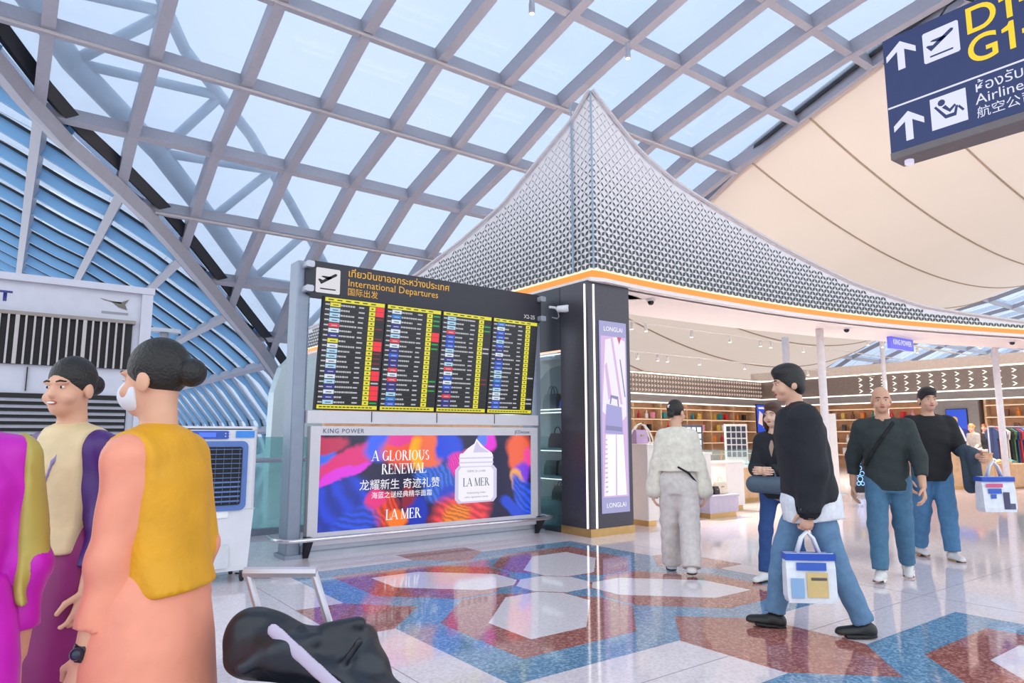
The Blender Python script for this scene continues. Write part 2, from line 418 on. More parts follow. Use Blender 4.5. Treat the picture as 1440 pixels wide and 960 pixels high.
# --- next glass bay beyond the membrane
sk3 = tag(bpy.data.objects.new('window_3', None), kind='structure'); COL.objects.link(sk3)
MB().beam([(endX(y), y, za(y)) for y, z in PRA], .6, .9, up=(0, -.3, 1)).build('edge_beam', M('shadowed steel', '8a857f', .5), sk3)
for k in range(6):
    pts = [(endX(y)+2+k*4, y, za(y)+.2) for y, z in PRA[3:]]
    MB().beam(pts, .2, .25, up=(0, -.3, 1)).build('rib', STEEL, sk3)
for y, z in PRA[4:-2]: MB().beam([(endX(y), y, z+.2), (endX(y)+24, y, z+.2)], .16, .25, up=(0, -.3, 1)).build('purlin', STEEL, sk3)
for i in range(3, NA-2):
    y0, y1 = PRA[i][0], PRA[i+1][0]
    for k in range(6):
        xa, xb = endX((y0+y1)/2)+4*k, endX((y0+y1)/2)+4*(k+1)
        q = MB(); q.add([(xa, y0, PRA[i][1]+.5), (xb, y0, PRA[i][1]+.5), (xb, y1, PRA[i+1][1]+.5), (xa, y1, PRA[i+1][1]+.5),
                         (xa, y0, PRA[i][1]+.54), (xb, y0, PRA[i][1]+.54), (xb, y1, PRA[i+1][1]+.54), (xa, y1, PRA[i+1][1]+.54)],
                        [(0, 1, 2, 3), (4, 5, 6, 7), (0, 1, 5, 4), (2, 3, 7, 6), (1, 2, 6, 5), (3, 0, 4, 7)]).build('glass_pane', PANE, sk3)
# ================================================================== DEPARTURES BOARD
def PL(o, ux=1, uy=0):                                               # a mapper onto a vertical plane: u along, v up, w outwards (towards -Y for ux=1)
    o = Vector(o); U = Vector((ux, uy, 0)); Nn = Vector((uy, -ux, 0))
    return lambda u, v, w: tuple(o+U*u+Nn*w+Vector((0, 0, v)))
def quadmesh(fn, rects):
    """rects: (u0,v0,u1,v1,w,mi)"""
    m = MB()
    for u0, v0, u1, v1, w, mi in rects: m.add([fn(u0, v0, w), fn(u1, v0, w), fn(u1, v1, w), fn(u0, v1, w)], [(0, 1, 2, 3)], mi)
    return m
PLANE = [[(.10, .40), (.17, .30), (.90, .76), (.93, .84), (.84, .87), (.30, .54)], [(.16, .66), (.24, .70), (.60, .70), (.70, .64), (.52, .54)],
         [(.10, .40), (.02, .52), (.08, .55), (.24, .50)]]
def plane_icon(fn, u, v, s, white, dark, parent, nm='pictogram'):
    b = MB().prism([(u+s*.04, v), (u+s*.96, v), (u+s, v+s*.04), (u+s, v+s*.96), (u+s*.96, v+s), (u+s*.04, v+s), (u, v+s*.96), (u, v+s*.04)], fn, .001, .004).build(nm, white, parent)
    g = MB()
    for p in PLANE: g.prism([(u+s*(a*.86+.07), v+s*(c*.86+.08)) for a, c in p], fn, .004, .006)
    g.prism([(u+s*.18, v+s*.14), (u+s*.82, v+s*.14), (u+s*.82, v+s*.19), (u+s*.18, v+s*.19)], fn, .004, .006)
    g.build('aircraft_symbol', dark, b)
    return b
TH, TN = .15, .05
GL = {'A': (.8, [('L', .05, 0, .38, 1, TN), ('L', .38, 1, .72, 0, TH), ('L', .18, .32, .6, .32, TN)], [.05, .72], []),
 'G': (.86, [('A', .43, .5, .36, .5, 50, 330), ('L', .74, .04, .74, .42, TH), ('L', .6, .42, .84, .42, TN)], [], []),
 'L': (.66, [('L', .15, 0, .15, 1, TH), ('L', .05, .025, .6, .025, TN), ('L', .59, 0, .61, .25, TN)], [], [.15]),
 'O': (.88, [('A', .44, .5, .37, .5, 0, 360)], [], []),
 'R': (.78, [('L', .15, 0, .15, 1, TH), ('A', .26, .75, .27, .25, -90, 90), ('L', .15, .975, .28, .975, TN), ('L', .15, .5, .3, .5, TN), ('L', .36, .5, .68, 0, TH)], [.15, .7], []),
 'I': (.36, [('L', .17, 0, .17, 1, TH)], [.17], [.17]),
 'U': (.82, [('L', .15, .33, .15, 1, TH), ('L', .68, .33, .68, 1, TN), ('A', .415, .34, .265, .34, 180, 360)], [], [.15, .68]),
 'S': (.62, [('A', .31, .75, .22, .25, 30, 270), ('A', .31, .26, .24, .26, -150, 90)], [], []),
 'E': (.7, [('L', .15, 0, .15, 1, TH), ('L', .05, .025, .6, .025, TN), ('L', .05, .975, .58, .975, TN), ('L', .15, .5, .45, .5, TN), ('L', .6, 0, .61, .24, TN), ('L', .57, .78, .58, 1, TN), ('L', .45, .38, .45, .62, TN)], [], []),
 'N': (.86, [('L', .14, 0, .14, 1, TN), ('L', .14, 1, .72, 0, TH), ('L', .72, 0, .72, 1, TN)], [.14], [.72]),
 'W': (1.0, [('L', .08, 1, .3, 0, TH), ('L', .3, 0, .5, 1, TN), ('L', .46, 1, .7, 0, TH), ('L', .7, 0, .92, 1, TN)], [], [.08, .5, .92]),
 'M': (1.0, [('L', .13, 0, .13, 1, TN), ('L', .15, 1, .48, .02, TH), ('L', .48, .02, .82, 1, TN), ('L', .84, 0, .84, 1, TH)], [.13, .84], []),
 ' ': (.35, [], [], [])}
def serif(name, body, size, u0, v0, fn, mat, parent, w=.003, center=True):
    """high-contrast serif capitals drawn stroke by stroke"""
    tot = sum(GL[c][0] for c in body)*size*.92; u = u0-tot/2 if center else u0
    m = MB()
    for c in body:
        wd, st, sb, stp = GL[c]; P = lambda a, b: fn(u+a*size*.92, v0+b*size, w)
        def quad(x0, y0, x1, y1, t):
            dx, dy = x1-x0, y1-y0; l = math.hypot(dx, dy) or 1; nx_, ny_ = -dy/l*t/2, dx/l*t/2
            m.add([P(x0+nx_, y0+ny_), P(x0-nx_, y0-ny_), P(x1-nx_, y1-ny_), P(x1+nx_, y1+ny_)], [(0, 1, 2, 3)])
        for s_ in st:
            if s_[0] == 'L': quad(*s_[1:])
            else:
                _, cx, cy, rx, ry, a0, a1 = s_; n = 20; V = []
                for k in range(n+1):
                    a = math.radians(a0+(a1-a0)*k/n); t = TN+(TH-TN)*abs(math.cos(a))
                    V += [P(cx+rx*math.cos(a), cy+ry*math.sin(a)), P(cx+(rx-t)*math.cos(a), cy+(ry-TN)*math.sin(a))]
                m.add(V, [(2*k, 2*k+1, 2*k+3, 2*k+2) for k in range(n)])
        for x in sb: quad(x-.14, .02, x+.14, .02, .04)
        for x in stp: quad(x-.14, .98, x+.14, .98, .04)
        u += wd*size*.92
    return m.build(name, mat, parent)
ALU = M('brushed aluminium', 'b9bcc6', .35, .35, noise=.04)
ALUD = M('post aluminium', '8f98a8', .4, .3, noise=.04)
FRAME = M('pale frame', 'd6d1d6', .35, noise=.02)
HEADB = M('header charcoal', '2b2a36', .45)
bd = thing('departures_board', 'flight departures board in a steel frame with four screens above a colourful advertisement', 'departures board', (2.47, 7.2, 0))
for x, w in ((.08, .15), (3.36, .1)):
    MB().rbox((x, .16, 1.585), (w, .26, 3.17), .02).build('post', ALUD, bd)
    MB().rbox((x, .16, .02), (w+.06, .34, .04), .02).build('foot_plate', ALUD, bd)
F0 = PL((0, 0, 0))
hd = MB().rbox((1.73, .06, 2.985), (3.3, .16, .39), .06, axis='Y').build('header', HEADB, bd)
for x in (.1, 3.36):
    for z in (2.85, 3.12): MB().rbox((x, 0, z), (.09, .2, .07), .02, axis='Y').build('bracket', ALU, bd)
YEL = EM('sign yellow', 'f2b321', .9); WHT = EM('sign white', 'e9e6ee', .85); BLK = M('symbol black', '1b1a22', .6)
FH = PL((0, -.02, 0))
plane_icon(FH, .19, 2.83, .28, WHT, BLK, hd)
text('thai_line', 'เที่ยวบินขาออกระหว่างประเทศ', .115, lambda u, v, w: FH(.56+u, 3.055+v, w), YEL, hd, bold=.001)
text('latin_line', 'International Departures', .118, lambda u, v, w: FH(.56+u, 2.945+v, w), YEL, hd)
text('chinese_line', '国际出发', .095, lambda u, v, w: FH(.56+u, 2.845+v, w), YEL, hd)
text('board_number', 'X2-25', .075, lambda u, v, w: FH(3.08+u, 2.835+v, w), WHT, hd)
# screens lean forward at the top
SB = EM('screen black', '15151c', .5); SY = EM('screen yellow', 'e8df26', .95); SR = EM('screen red', 'f2283c', 1); SG = EM('screen green', '1fae4a', .8)
SW = EM('screen white', 'c9c9d2', .8); SL = EM('screen rule', '55565f', .6); SDR = EM('screen dark red', '8e1f2a', .7)
LOGO = [EM('logo navy', '2a2a8e'), EM('logo sky', 'a9d2ee'), EM('logo pale', 'd5e3f2'), EM('logo blue', '1f58d8'), EM('logo red', 'e0304a'), EM('logo plum', '7d2a72'), EM('logo azure', '1a7ad0')]
smats = [SB, SY, SR, SG, SW, SL, SDR]+LOGO
BEZ = M('screen bezel', '14141a', .4)
rs = random.Random(3)
stat = [{0: 2, 1: 2, 2: 6, 4: 6, 6: 6, 7: 2, 8: 2, 9: 6, 10: 6, 11: 6, 12: 4, 13: 2, 14: 2, 15: 4, 16: 2, 17: 2, 18: 2, 19: 3}, {0: 3, 1: 3, 2: 3, 4: 2, 5: 2, 6: 3, 7: 3, 14: 3, 15: 4, 16: 3}, {1: 3, 2: 3, 6: 4, 7: 4, 13: 6, 14: 6}, {12: 4, 17: 4, 18: 4}]
for k in range(4):
    u0, u1 = .235+k*.745, .235+k*.745+.735
    def SF(u, v, w, u0=u0):                                          # v measured up the leaning screen
        t = (v-1.545)/1.225
        return (u0+u, -.02-.15*t-w, v)
    W_ = u1-u0
    sc = MB().prism([(0, 1.545), (W_, 1.545), (W_, 2.77), (0, 2.77)], SF, -.07, 0).build('screen', BEZ, bd)
    R_ = [(.012, 1.555, W_-.012, 2.76, .002, 0), (.015, 2.715, W_-.015, 2.757, .003, 1), (.015, 1.558, W_-.015, 1.6, .003, 1)]
    for j in range(14): R_.append((.04+.045*j, 1.572, .04+.045*j+.035, 1.584, .004, 0))
    for j in range(6): R_.append((.05+.1*j, 2.73, .05+.1*j+.06, 2.742, .004, 0))
    rh = (2.712-1.603)/20
    for r in range(20):
        b = 2.712-(r+1)*rh
        R_.append((.015, b-.001, W_-.015, b+.001, .0035, 5))
        R_.append((.02, b+.018, .07, b+.034, .004, 4))
        lg = 7+rs.choice([0, 0, 1, 1, 2, 2, 3, 3, 4, 6] if k else [0, 0, 0, 1, 1, 2, 2, 4])
        if k == 0 and r in (0, 7): lg = 1
        R_.append((.075, b+.006, .195, b+rh-.006, .004, lg))
        R_.append((.105, b+.02, .17, b+.03, .005, 4 if lg in (7, 10, 11, 13) else 5))
        nw = rs.uniform(.06, .2); x = .2
        while x < .2+nw:
            q = rs.uniform(.012, .03); R_.append((x, b+.017, x+q, b+.036, .004, 4)); x += q+.005
        R_.append((.41, b+.018, .41+rs.uniform(.05, .075), b+.034, .004, 4))
        R_.append((W_-.2, b+.004, W_-.125, b+rh-.004, .004, 1)); R_.append((W_-.175, b+.02, W_-.15, b+.034, .005, 0))
        s_ = stat[k].get(r)
        if s_ == 2: R_.append((W_-.12, b+.002, W_-.018, b+rh-.002, .004, 2))
        elif s_: R_.append((W_-.115, b+.018, W_-.025, b+.036, .004, s_))
    quadmesh(SF, R_).build('flight_list', smats, sc)
MB().bbox((.16, -.02, 1.40), (3.32, .1, 1.535)).build('cross_rail', FRAME, bd)
for x in (.9, 1.75, 2.6): MB().bbox((x-.004, -.026, 1.42), (x+.004, -.018, 1.535)).build('rail_joint', BLK, bd)
pf = MB()
for i in range(7):
    pf.bbox((.14, .02+.012*i-.003, 1.56), (.146, .02+.012*i+.003, 2.7))
for j in range(30): pf.bbox((.139, .01, 1.56+j*.039), (.147, .1, 1.575+j*.039))
pf.build('perforated_side', M('perforated steel', '8b99ab', .4, .3), bd)
# lightbox
lb = MB().bbox((.22, -.0, .12), (3.28, .14, 1.37)).build('lightbox_frame', FRAME, bd)
for a, b in (((.2, -.03, .12), (.31, 0, 1.37)), ((3.19, -.03, .12), (3.3, 0, 1.37)), ((.31, -.03, 1.27), (3.19, 0, 1.37)), ((.31, -.03, .12), (3.19, 0, .25))):
    MB().bbox(a, b).build('frame_bar', FRAME, lb)
INK = M('ink navy', '2a2f55', .6)
FB = PL((0, -.03, 0))
text('sponsor_name', 'KING POWER', .07, lambda u, v, w: FB(.33+u, 1.295+v, w), INK, lb, space=1.15)
text('operator_name', 'JCDecaux', .06, lambda u, v, w: FB(2.92+u, 1.295+v, w), INK, lb)
AW, AH = 2.88, 1.02
def ad_material():
    m = bpy.data.materials.new('advert print'); m.use_nodes = True; t = m.node_tree; N = t.nodes; Lk = t.links
    b = N['Principled BSDF']; b.inputs['Base Color'].default_value = (.01, .01, .01, 1); b.inputs['Roughness'].default_value = .2
    tc_ = N.new('ShaderNodeTexCoord'); nz_ = N.new('ShaderNodeTexNoise'); nz_.inputs['Scale'].default_value = 3.2; nz_.inputs['Detail'].default_value = 4
    Lk.new(tc_.outputs['Object'], nz_.inputs['Vector'])
    sub = N.new('ShaderNodeVectorMath'); sub.operation = 'MULTIPLY_ADD'; sub.inputs[1].default_value = (.22, 0, .22)
    Lk.new(nz_.outputs['Color'], sub.inputs[0]); Lk.new(tc_.outputs['Object'], sub.inputs[2])
    col = None
    base = N.new('ShaderNodeRGB'); base.outputs[0].default_value = lin('1a1440'); col = base.outputs[0]
    blobs = [(.06, .30, .22, .42, 25, '1c40d8', 9), (.02, .74, .07, .2, 0, '3a6cf0', 0), (.13, .74, .19, .13, -22, 'e0287a', 0), (.09, .60, .16, .06, -18, 'e030e0', 0), (.03, .9, .1, .1, 0, 'c0305a', 0),
             (.24, .9, .07, .22, 20, '3c62f4', 0), (.37, .86, .13, .26, -12, 'f2583e', 0), (.34, .98, .07, .1, 0, 'e83a9a', 0), (.42, .78, .045, .22, -8, 'ffb014', 0), (.48, .8, .06, .3, -16, 'f4704a', 0), (.46, .55, .07, .1, 0, '3d7af0', 14),
             (.565, .86, .075, .25, 14, '1f48e0', 0), (.52, .42, .09, .26, 25, '3f74ee', 16), (.60, .66, .055, .16, 10, 'ff34c4', 18), (.655, .74, .045, .12, 0, 'f2587c', 16), (.57, .3, .06, .16, 0, '2444c8', 0),
             (.27, .18, .09, .2, 20, 'f4482e', 14), (.23, .3, .05, .1, 0, 'e8287e', 0), (.33, .06, .06, .12, 0, 'ff7a1e', 0), (.38, .3, .04, .18, -10, '8e2438', 0), (.42, .12, .05, .26, 10, '1c34b8', 0), (.15, .06, .12, .2, -20, '2450e8', 12),
             (.62, .04, .17, .34, -12, 'ff4450', 17), (.60, .06, .08, .2, -20, 'ff8a24', 17), (.76, .9, .05, .16, 25, 'e634d8', 0), (.73, .92, .03, .14, 20, '5c7cf4', 0),
             (.93, .8, .08, .3, 0, 'f0623e', 0), (.985, .72, .035, .14, 0, 'f04a9a', 0), (.95, .5, .055, .2, 14, '7d3ae0', 0), (.93, .42, .04, .2, -14, 'ffae1a', 0), (.965, .22, .05, .36, -28, '2a5cf0', 12), (.9, .1, .1, .1, 25, '2348d4', 0)]
    for (cx, cy, rx, ry, rot, hx, st) in blobs:
        mp = N.new('ShaderNodeMapping'); mp.vector_type = 'TEXTURE'
        mp.inputs['Location'].default_value = (cx*AW+.11, 0, cy*AH+.11); mp.inputs['Rotation'].default_value = (0, math.radians(rot), 0)
        mp.inputs['Scale'].default_value = (rx*AW, 1, ry*AH)
        Lk.new(sub.outputs[0], mp.inputs['Vector'])
        ln = N.new('ShaderNodeVectorMath'); ln.operation = 'LENGTH'
        fl = N.new('ShaderNodeVectorMath'); fl.operation = 'MULTIPLY'; fl.inputs[1].default_value = (1, 0, 1)
        Lk.new(mp.outputs[0], fl.inputs[0]); Lk.new(fl.outputs[0], ln.inputs[0])
        mr = N.new('ShaderNodeMapRange'); mr.interpolation_type = 'SMOOTHSTEP'
        mr.inputs['From Min'].default_value = 1.05; mr.inputs['From Max'].default_value = .62
        Lk.new(ln.outputs['Value'], mr.inputs['Value'])
        mx = N.new('ShaderNodeMix'); mx.data_type = 'RGBA'; Lk.new(mr.outputs[0], mx.inputs['Factor']); Lk.new(col, mx.inputs['A'])
        c = lin(hx)
        if st:
            wv = N.new('ShaderNodeTexWave'); wv.wave_type = 'BANDS'; wv.bands_direction = 'DIAGONAL'; wv.inputs['Scale'].default_value = st*.12; wv.inputs['Distortion'].default_value = 2.5; wv.inputs['Detail'].default_value = 2
            Lk.new(mp.outputs[0], wv.inputs['Vector'])
            r2 = N.new('ShaderNodeValToRGB'); r2.color_ramp.elements[0].color = tuple(x*.5 for x in c[:3])+(1,); r2.color_ramp.elements[1].color = c
            Lk.new(wv.outputs['Fac'], r2.inputs['Fac']); Lk.new(r2.outputs[0], mx.inputs['B'])
        else: mx.inputs['B'].default_value = c
        col = mx.outputs['Result']
    Lk.new(col, b.inputs['Emission Color']); b.inputs['Emission Strength'].default_value = 1.0
    return m
adp = MB().bbox((0, -.004, 0), (AW, 0, AH)).build('advert_print', ad_material(), lb, loc=(.31, -.012, .25))
FA = PL((0, -.005, 0))
WE = EM('print white', 'fbf8ff', 1.0)
serif('headline', 'A GLORIOUS', .115, .98, .735, FA, WE, adp)
serif('headline', 'RENEWAL', .115, 1.02, .585, FA, WE, adp)
text('chinese_headline', '龙耀新生 奇迹礼赞', .125, lambda u, v, w: FA(.98+u, .425+v, w), WE, adp, align='CENTER')
text('chinese_subline', '海蓝之谜经典精华面霜', .078, lambda u, v, w: FA(1.0+u, .325+v, w), WE, adp, align='CENTER')
serif('brand_name', 'LA MER', .115, 1.02, .075, FA, WE, adp)
J1, J2, J3 = EM('print jar', 'f3eefb', 1), EM('print jar shade', 'cfc6e6', 1), EM('print jar label', '5a6a72', 1)
jar = MB()
cx, by, w, h = 2.02, .2, .62, .45
rr = lambda u0, v0, u1, v1, r: [(u0+r, v0), (u1-r, v0), (u1, v0+r), (u1, v1-r), (u1-r, v1), (u0+r, v1), (u0, v1-r), (u0, v0+r)]
jar.prism(rr(cx-w/2, by, cx+w/2, by+h, .05), FA, .0005, .002, 1)
jar.prism(rr(cx-w/2+.05, by+.02, cx+w/2-.05, by+h-.02, .04), FA, .002, .003, 0)
jar.prism(rr(cx-w/2+.06, by+h-.01, cx+w/2-.06, by+h+.15, .02), FA, .0005, .002, 0)
for q in range(2): jar.prism(rr(cx-w/2+.05, by+h+.03+.055*q, cx+w/2-.05, by+h+.045+.055*q, .005), FA, .002, .003, 1)
jar.prism([(cx-.2, by+h+.15), (cx+.24, by+h+.15), (cx+.12, by+h+.22), (cx+.03, by+h+.3), (cx, by+h+.33), (cx-.03, by+h+.27), (cx-.13, by+h+.21)], FA, .0005, .002, 0)
jar.prism([(cx-.05, by+h+.16), (cx+.2, by+h+.16), (cx+.06, by+h+.23), (cx+.0, by+h+.3)], FA, .002, .0025, 1)
jp = jar.build('jar_picture', [J1, J2], adp)
serif('jar_name', 'LA MER', .1, cx, by+.2, FA, J3, jp, w=.004)
text('jar_line', 'CRÈME DE LA MER', .034, lambda u, v, w_: FA(cx+u, by+.37+v, .004), J3, jp, align='CENTER')
text('jar_line', 'moisturizing cream', .036, lambda u, v, w_: FA(cx+u, by+.11+v, .004), J3, jp, align='CENTER')
text('jar_line', 'crème régénération intense', .032, lambda u, v, w_: FA(cx+u, by+.06+v, .004), J3, jp, align='CENTER')
MB().bbox((.16, .02, 0), (3.36, .2, .12)).build('plinth', ALU, bd)
MB().bbox((.16, -.0, .055), (3.36, .02, .065)).build('plinth_trim', ALUD, bd)
rail = MB().tube([(-.08, .35, .2), (-.1, .1, .2), (-.06, -.1, .2), (.02, -.14, .2), (3.4, -.14, .2), (3.5, -.1, .2), (3.52, .1, .2), (3.5, .3, .2)], .022, 10)
rail.build('bumper_rail', M('polished steel', 'd8d4d8', .2, .8), bd, True)
for x in (.2, 3.3): MB().prism([(0, 0), (.14, .2), (.14, .24), (.0, .24)], lambda u, v, w: (x+w, .0-u, v-.02), -.03, .03).build('rail_bracket', BLK, bd)
cc = thing('security_camera', 'white bullet security camera fixed to the end of the black board header', 'camera', (5.89, 7.02, 2.98))
MB().tube([(-.02, 0, .02), (.08, 0, .02), (.12, 0, 0)], .018, 8).build('arm', M('white plastic', 'e4e2e6', .4), cc)
MB().tube([(.02, 0, -.12), (.1, -.01, -.13), (.14, -.01, -.1), (.13, 0, -.03)], .01, 6).build('cable', M('grey cable', '8d8d96', .6), cc)
MB().lathe([(.03, 0), (.045, .01), (.05, .1), (.055, .16), (.055, .17)], (0, 0, 0), 14, axis='X').build('housing', M('white plastic'), cc, True, loc=(.09, -.02, 0), rz=-.9)
MB().lathe([(.042, 0), (.042, .015), (.02, .02)], (0, 0, 0), 14, axis='X').build('lens', M('lens black', '0c0c10', .15), cc, True, loc=(.09+.168*.62, -.02-.168*.78, 0), rz=-.9)
# ================================================================== SHOP FRONT: lattice crown, lit cornice, soffit
PLAN = [(6.18, 6.47), (7.3, 6.52), (8.6, 6.5), (10.5, 6.4), (12.39, 6.15), (14.31, 5.73), (16.97, 4.91), (20, 3.7), (23, 2.2)]
TOPR = [(6.18, 5.97), (6.6, 5.7), (7.19, 5.34), (7.96, 5.06), (8.79, 4.86), (10.56, 4.45), (12.46, 4.03), (14.36, 3.74), (17.02, 3.6), (23, 3.58)]
TOPL = [(6.47, 5.97), (6.83, 5.68), (7.59, 5.33), (8.49, 4.9), (9.76, 4.58), (11.28, 4.3), (14, 4.05), (17.8, 3.95)]
def smooth(pts, n=6):
    P = [Vector((p[0], p[1], 0)) for p in pts]; out = []
    for i in range(len(P)-1):
        a, b, c, d = P[max(i-1, 0)], P[i], P[i+1], P[min(i+2, len(P)-1)]
        for k in range(n):
            t = k/n; out.append(.5*((2*b)+(c-a)*t+(2*a-5*b+4*c-d)*t*t+(3*b-a-3*c+d)*t**3))
    return [(p.x, p.y) for p in out+[P[-1]]]
PR_ = smooth(PLAN)
crown = thing('lattice_crown', 'white lattice screen rising to a sharp peak above the duty free shop corner', 'shop canopy', (6.18, 6.47, 3.4))
O = Vector((6.18, 6.47, 3.4))
PANEL = M('lattice white', 'e3dde0', .5, noise=.03); LEAF = M('lattice shadow green', '3f4a4c', .6, noise=.1)  # LEAF colour paints the shade of cut-outs onto the uncut panel
def wallmesh(pts, tops, th, inward):
    m = MB(); V = []
    for (x, y), zt in zip(pts, tops):
        for dx in (0, 1):
            for z in (3.46, zt): V.append(Vector((x+inward[0]*dx*th, y+inward[1]*dx*th, z))-O)
    F = []
    for i in range(len(pts)-1):
        a, b = 4*i, 4*i+4
        F += [(a, b, b+1, a+1), (a+2, a+3, b+3, b+2), (a+1, b+1, b+3, a+3), (a, a+2, b+2, b)]
    n = 4*(len(pts)-1); F += [(0, 1, 3, 2), (n, n+2, n+3, n+1)]
    return m.add(V, F)
LFT = [(6.18, y) for y in [6.47+.11*k for k in range(100)]]
wallmesh(PR_, [itp(x, TOPR) for x, y in PR_], .1, (.05, 1)).build('lattice_face', PANEL, crown)
wallmesh(LFT, [itp(y, TOPL) for x, y in LFT], .1, (1, .05)).build('lattice_face', PANEL, crown)
def leaves(path, top, outward, side):
    """dark leaf quads on the solid face, coloured as shaded openings, along both diagonals of a square net, growing towards the base"""
    ds = [0]
    for (a, b), (c, d) in zip(path, path[1:]): ds.append(ds[-1]+math.hypot(c-a, d-b))
    def at(s):
        for i in range(len(ds)-1):
            if s <= ds[i+1]:
                t = (s-ds[i])/(ds[i+1]-ds[i]); (a, b), (c, d) = path[i], path[i+1]
                nx_, ny_ = (d-b), -(c-a); l = math.hypot(nx_, ny_)
                return a+(c-a)*t, b+(d-b)*t, nx_/l*side, ny_/l*side
        return None
    m = MB(); g = MB(); p = .078; n = int(ds[-1]/p)
    for i in range(n):
        for j in range(34):
            for (di, dj) in ((1, 1), (1, -1)):
                if (i+j) % 2 or j+dj < 0: continue
                s0, z0, s1, z1 = i*p, 3.48+j*p, (i+di)*p, 3.48+(j+dj)*p
                q = at((s0+s1)/2)
                if not q or s1 >= ds[-1]: continue
                key = q[0] if side > 0 and abs(q[3]) > abs(q[2]) else q[1]
                zt = top(q)-.03
                if max(z0, z1) > zt: continue
                h = (z0+z1)/2-3.48; wd = max(.004, 0.031-.016*h/1.0)*1.0; ln = max(.5, .92-.18*h)
                cs, cz = (s0+s1)/2, (z0+z1)/2; us, uz = (s1-s0)/2*ln, (z1-z0)/2*ln; ns, nz2 = -uz/math.hypot(us, uz)*wd, us/math.hypot(us, uz)*wd
                P = []
                for (a, b) in ((cs-us, cz-uz), (cs+ns, cz+nz2), (cs+us, cz+uz), (cs-ns, cz-nz2)):
                    w = at(min(max(a, 0), ds[-1]-.001)); P.append(Vector((w[0]+w[2]*.006, w[1]+w[3]*.006, b))-O)
                m.add(P, [(0, 1, 2, 3)])
                P2 = []
                for (a, b) in ((s0, z0), (s1, z1)):
                    w = at(min(max(a, 0), ds[-1]-.001)); P2 += [Vector((w[0]+w[2]*.004, w[1]+w[3]*.004, b-.0025))-O, Vector((w[0]+w[2]*.004, w[1]+w[3]*.004, b+.0025))-O]
                g.add(P2, [(0, 2, 3, 1)])
    return m, g
a_, g_ = leaves(PR_, lambda q: itp(q[0], TOPR), None, 1)
tag(a_.build('lattice_openings', LEAF, crown), kind='stuff'); tag(g_.build('lattice_lines', M('lattice line', '8b8688', .6), crown), kind='stuff')
a_, g_ = leaves(LFT, lambda q: itp(q[1], TOPL), None, -1)
tag(a_.build('lattice_openings', LEAF, crown), kind='stuff'); tag(g_.build('lattice_lines', M('lattice line'), crown), kind='stuff')
TRIMW = M('crown edge trim', 'cfc6c8', .4)
MB().tube([Vector((x, y-.03, itp(x, TOPR)+.02))-O for x, y in PR_], .03, 6).build('edge_trim', TRIMW, crown)
MB().tube([Vector((x-.03, y, itp(y, TOPL)+.02))-O for x, y in LFT], .03, 6).build('edge_trim', TRIMW, crown)
MB().tube([Vector((6.16, 6.45, z))-O for z in (3.46, 5.97)], .014, 6).build('corner_post', M('pole blue grey', '93a7ba', .4), crown)
MB().tube([Vector((6.15, 6.85, z))-O for z in (3.46, 5.95)], .014, 6).build('guide_pole', M('pole blue grey'), crown)
# cornice: orange light, bright line, white lip and soffit, following both faces
corn = thing('light_cornice', 'curved white cornice with glowing orange light strip under the lattice screen', 'light strip', (6.18, 6.47, 3.3))
O2 = Vector((6.18, 6.47, 3.3))
path = [(6.18, y) for y in (17, 14, 11, 9, 7.5, 6.8)]+PR_
ORG = EM('cornice orange', 'ff8a1c', 1.3); LNE = EM('cornice line', 'ffe9b8', 1.6)
def outp(d, z): 
    r = []
    for i, (x, y) in enumerate(path):
        a, b = path[max(i-1, 0)], path[min(i+1, len(path)-1)]; tx, ty = b[0]-a[0], b[1]-a[1]; l = math.hypot(tx, ty)
        r.append(Vector((x+ty/l*d, y-tx/l*d, z))-O2)
    return r
MB().beam(outp(.0, 3.345), .08, .11).build('orange_strip', ORG, corn)
MB().beam(outp(.03, 3.445), .05, .016).build('bright_line', LNE, corn)
SOF = M('soffit white', 'efe4e0', .55, noise=.02)
MB().beam(outp(.02, 3.29), .16, .05).build('lip', SOF, corn)
inn = outp(-.02, 3.27); inw = outp(-1.3, 3.27)
V = []; F = []
for a, b in zip(inn, inw): V += [a, b, a+Vector((0, 0, .03)), b+Vector((0, 0, .03))]
for i in range(len(inn)-1):
    a, b = 4*i, 4*i+4; F += [(a, b, b+1, a+1), (a+2, a+3, b+3, b+2), (a+1, b+1, b+3, a+3)]
MB().add(V[4*5:], [tuple(k for k in f) for f in F[:3*(len(inn)-6)]]).build('soffit', SOF, corn)
# ================================================================== KIOSK CORNER
DK = M('dark bronze panel', '46434c', .35, .3, noise=.1, nscale=30); GOLD = M('brushed gold', 'c09a63', .3, .7)
kp = thing('corner_pillar', 'dark bronze corner pillar with lit handbag poster and two vertical light lines', 'pillar', (6.06, 6.47, 0))
MB().bbox((.0, .0, .1), (.77, .55, 3.3)).build('pillar_body', DK, kp)
MB().bbox((-.012, -.012, 0), (.785, .56, .1)).build('base', GOLD, kp)
LED = EM('led white', 'fff4f0', 2.2)
MB().rbox((.1, -.008, 1.68), (.022, .016, 3.15), .004).build('light_line', LED, kp)
MB().rbox((-.008, .05, 1.68), (.016, .022, 3.15), .004).build('light_line', LED, kp)
FK = PL((.19, -.004, .28))
scr = MB().prism([(0, 0), (.5, 0), (.5, 2.5), (0, 2.5)], FK, 0, .012).build('poster_screen', EM('poster lilac', 'a9a6d8', .9), kp)
FQ = PL((.19, -.016, .28))
PO = [EM('poster pale', 'efe9fb', 1), EM('poster white', 'ffffff', 1), EM('poster pink', 'dcb8e6', .95), EM('poster bag', 'a7a3dc', .95), EM('poster red', 'd8486a', .9), EM('poster grey', '8d88b8', .9)]
po = MB()
po.prism([(.02, .2), (.48, .2), (.48, 2.3), (.02, 2.3)], FQ, .001, .002, 2)
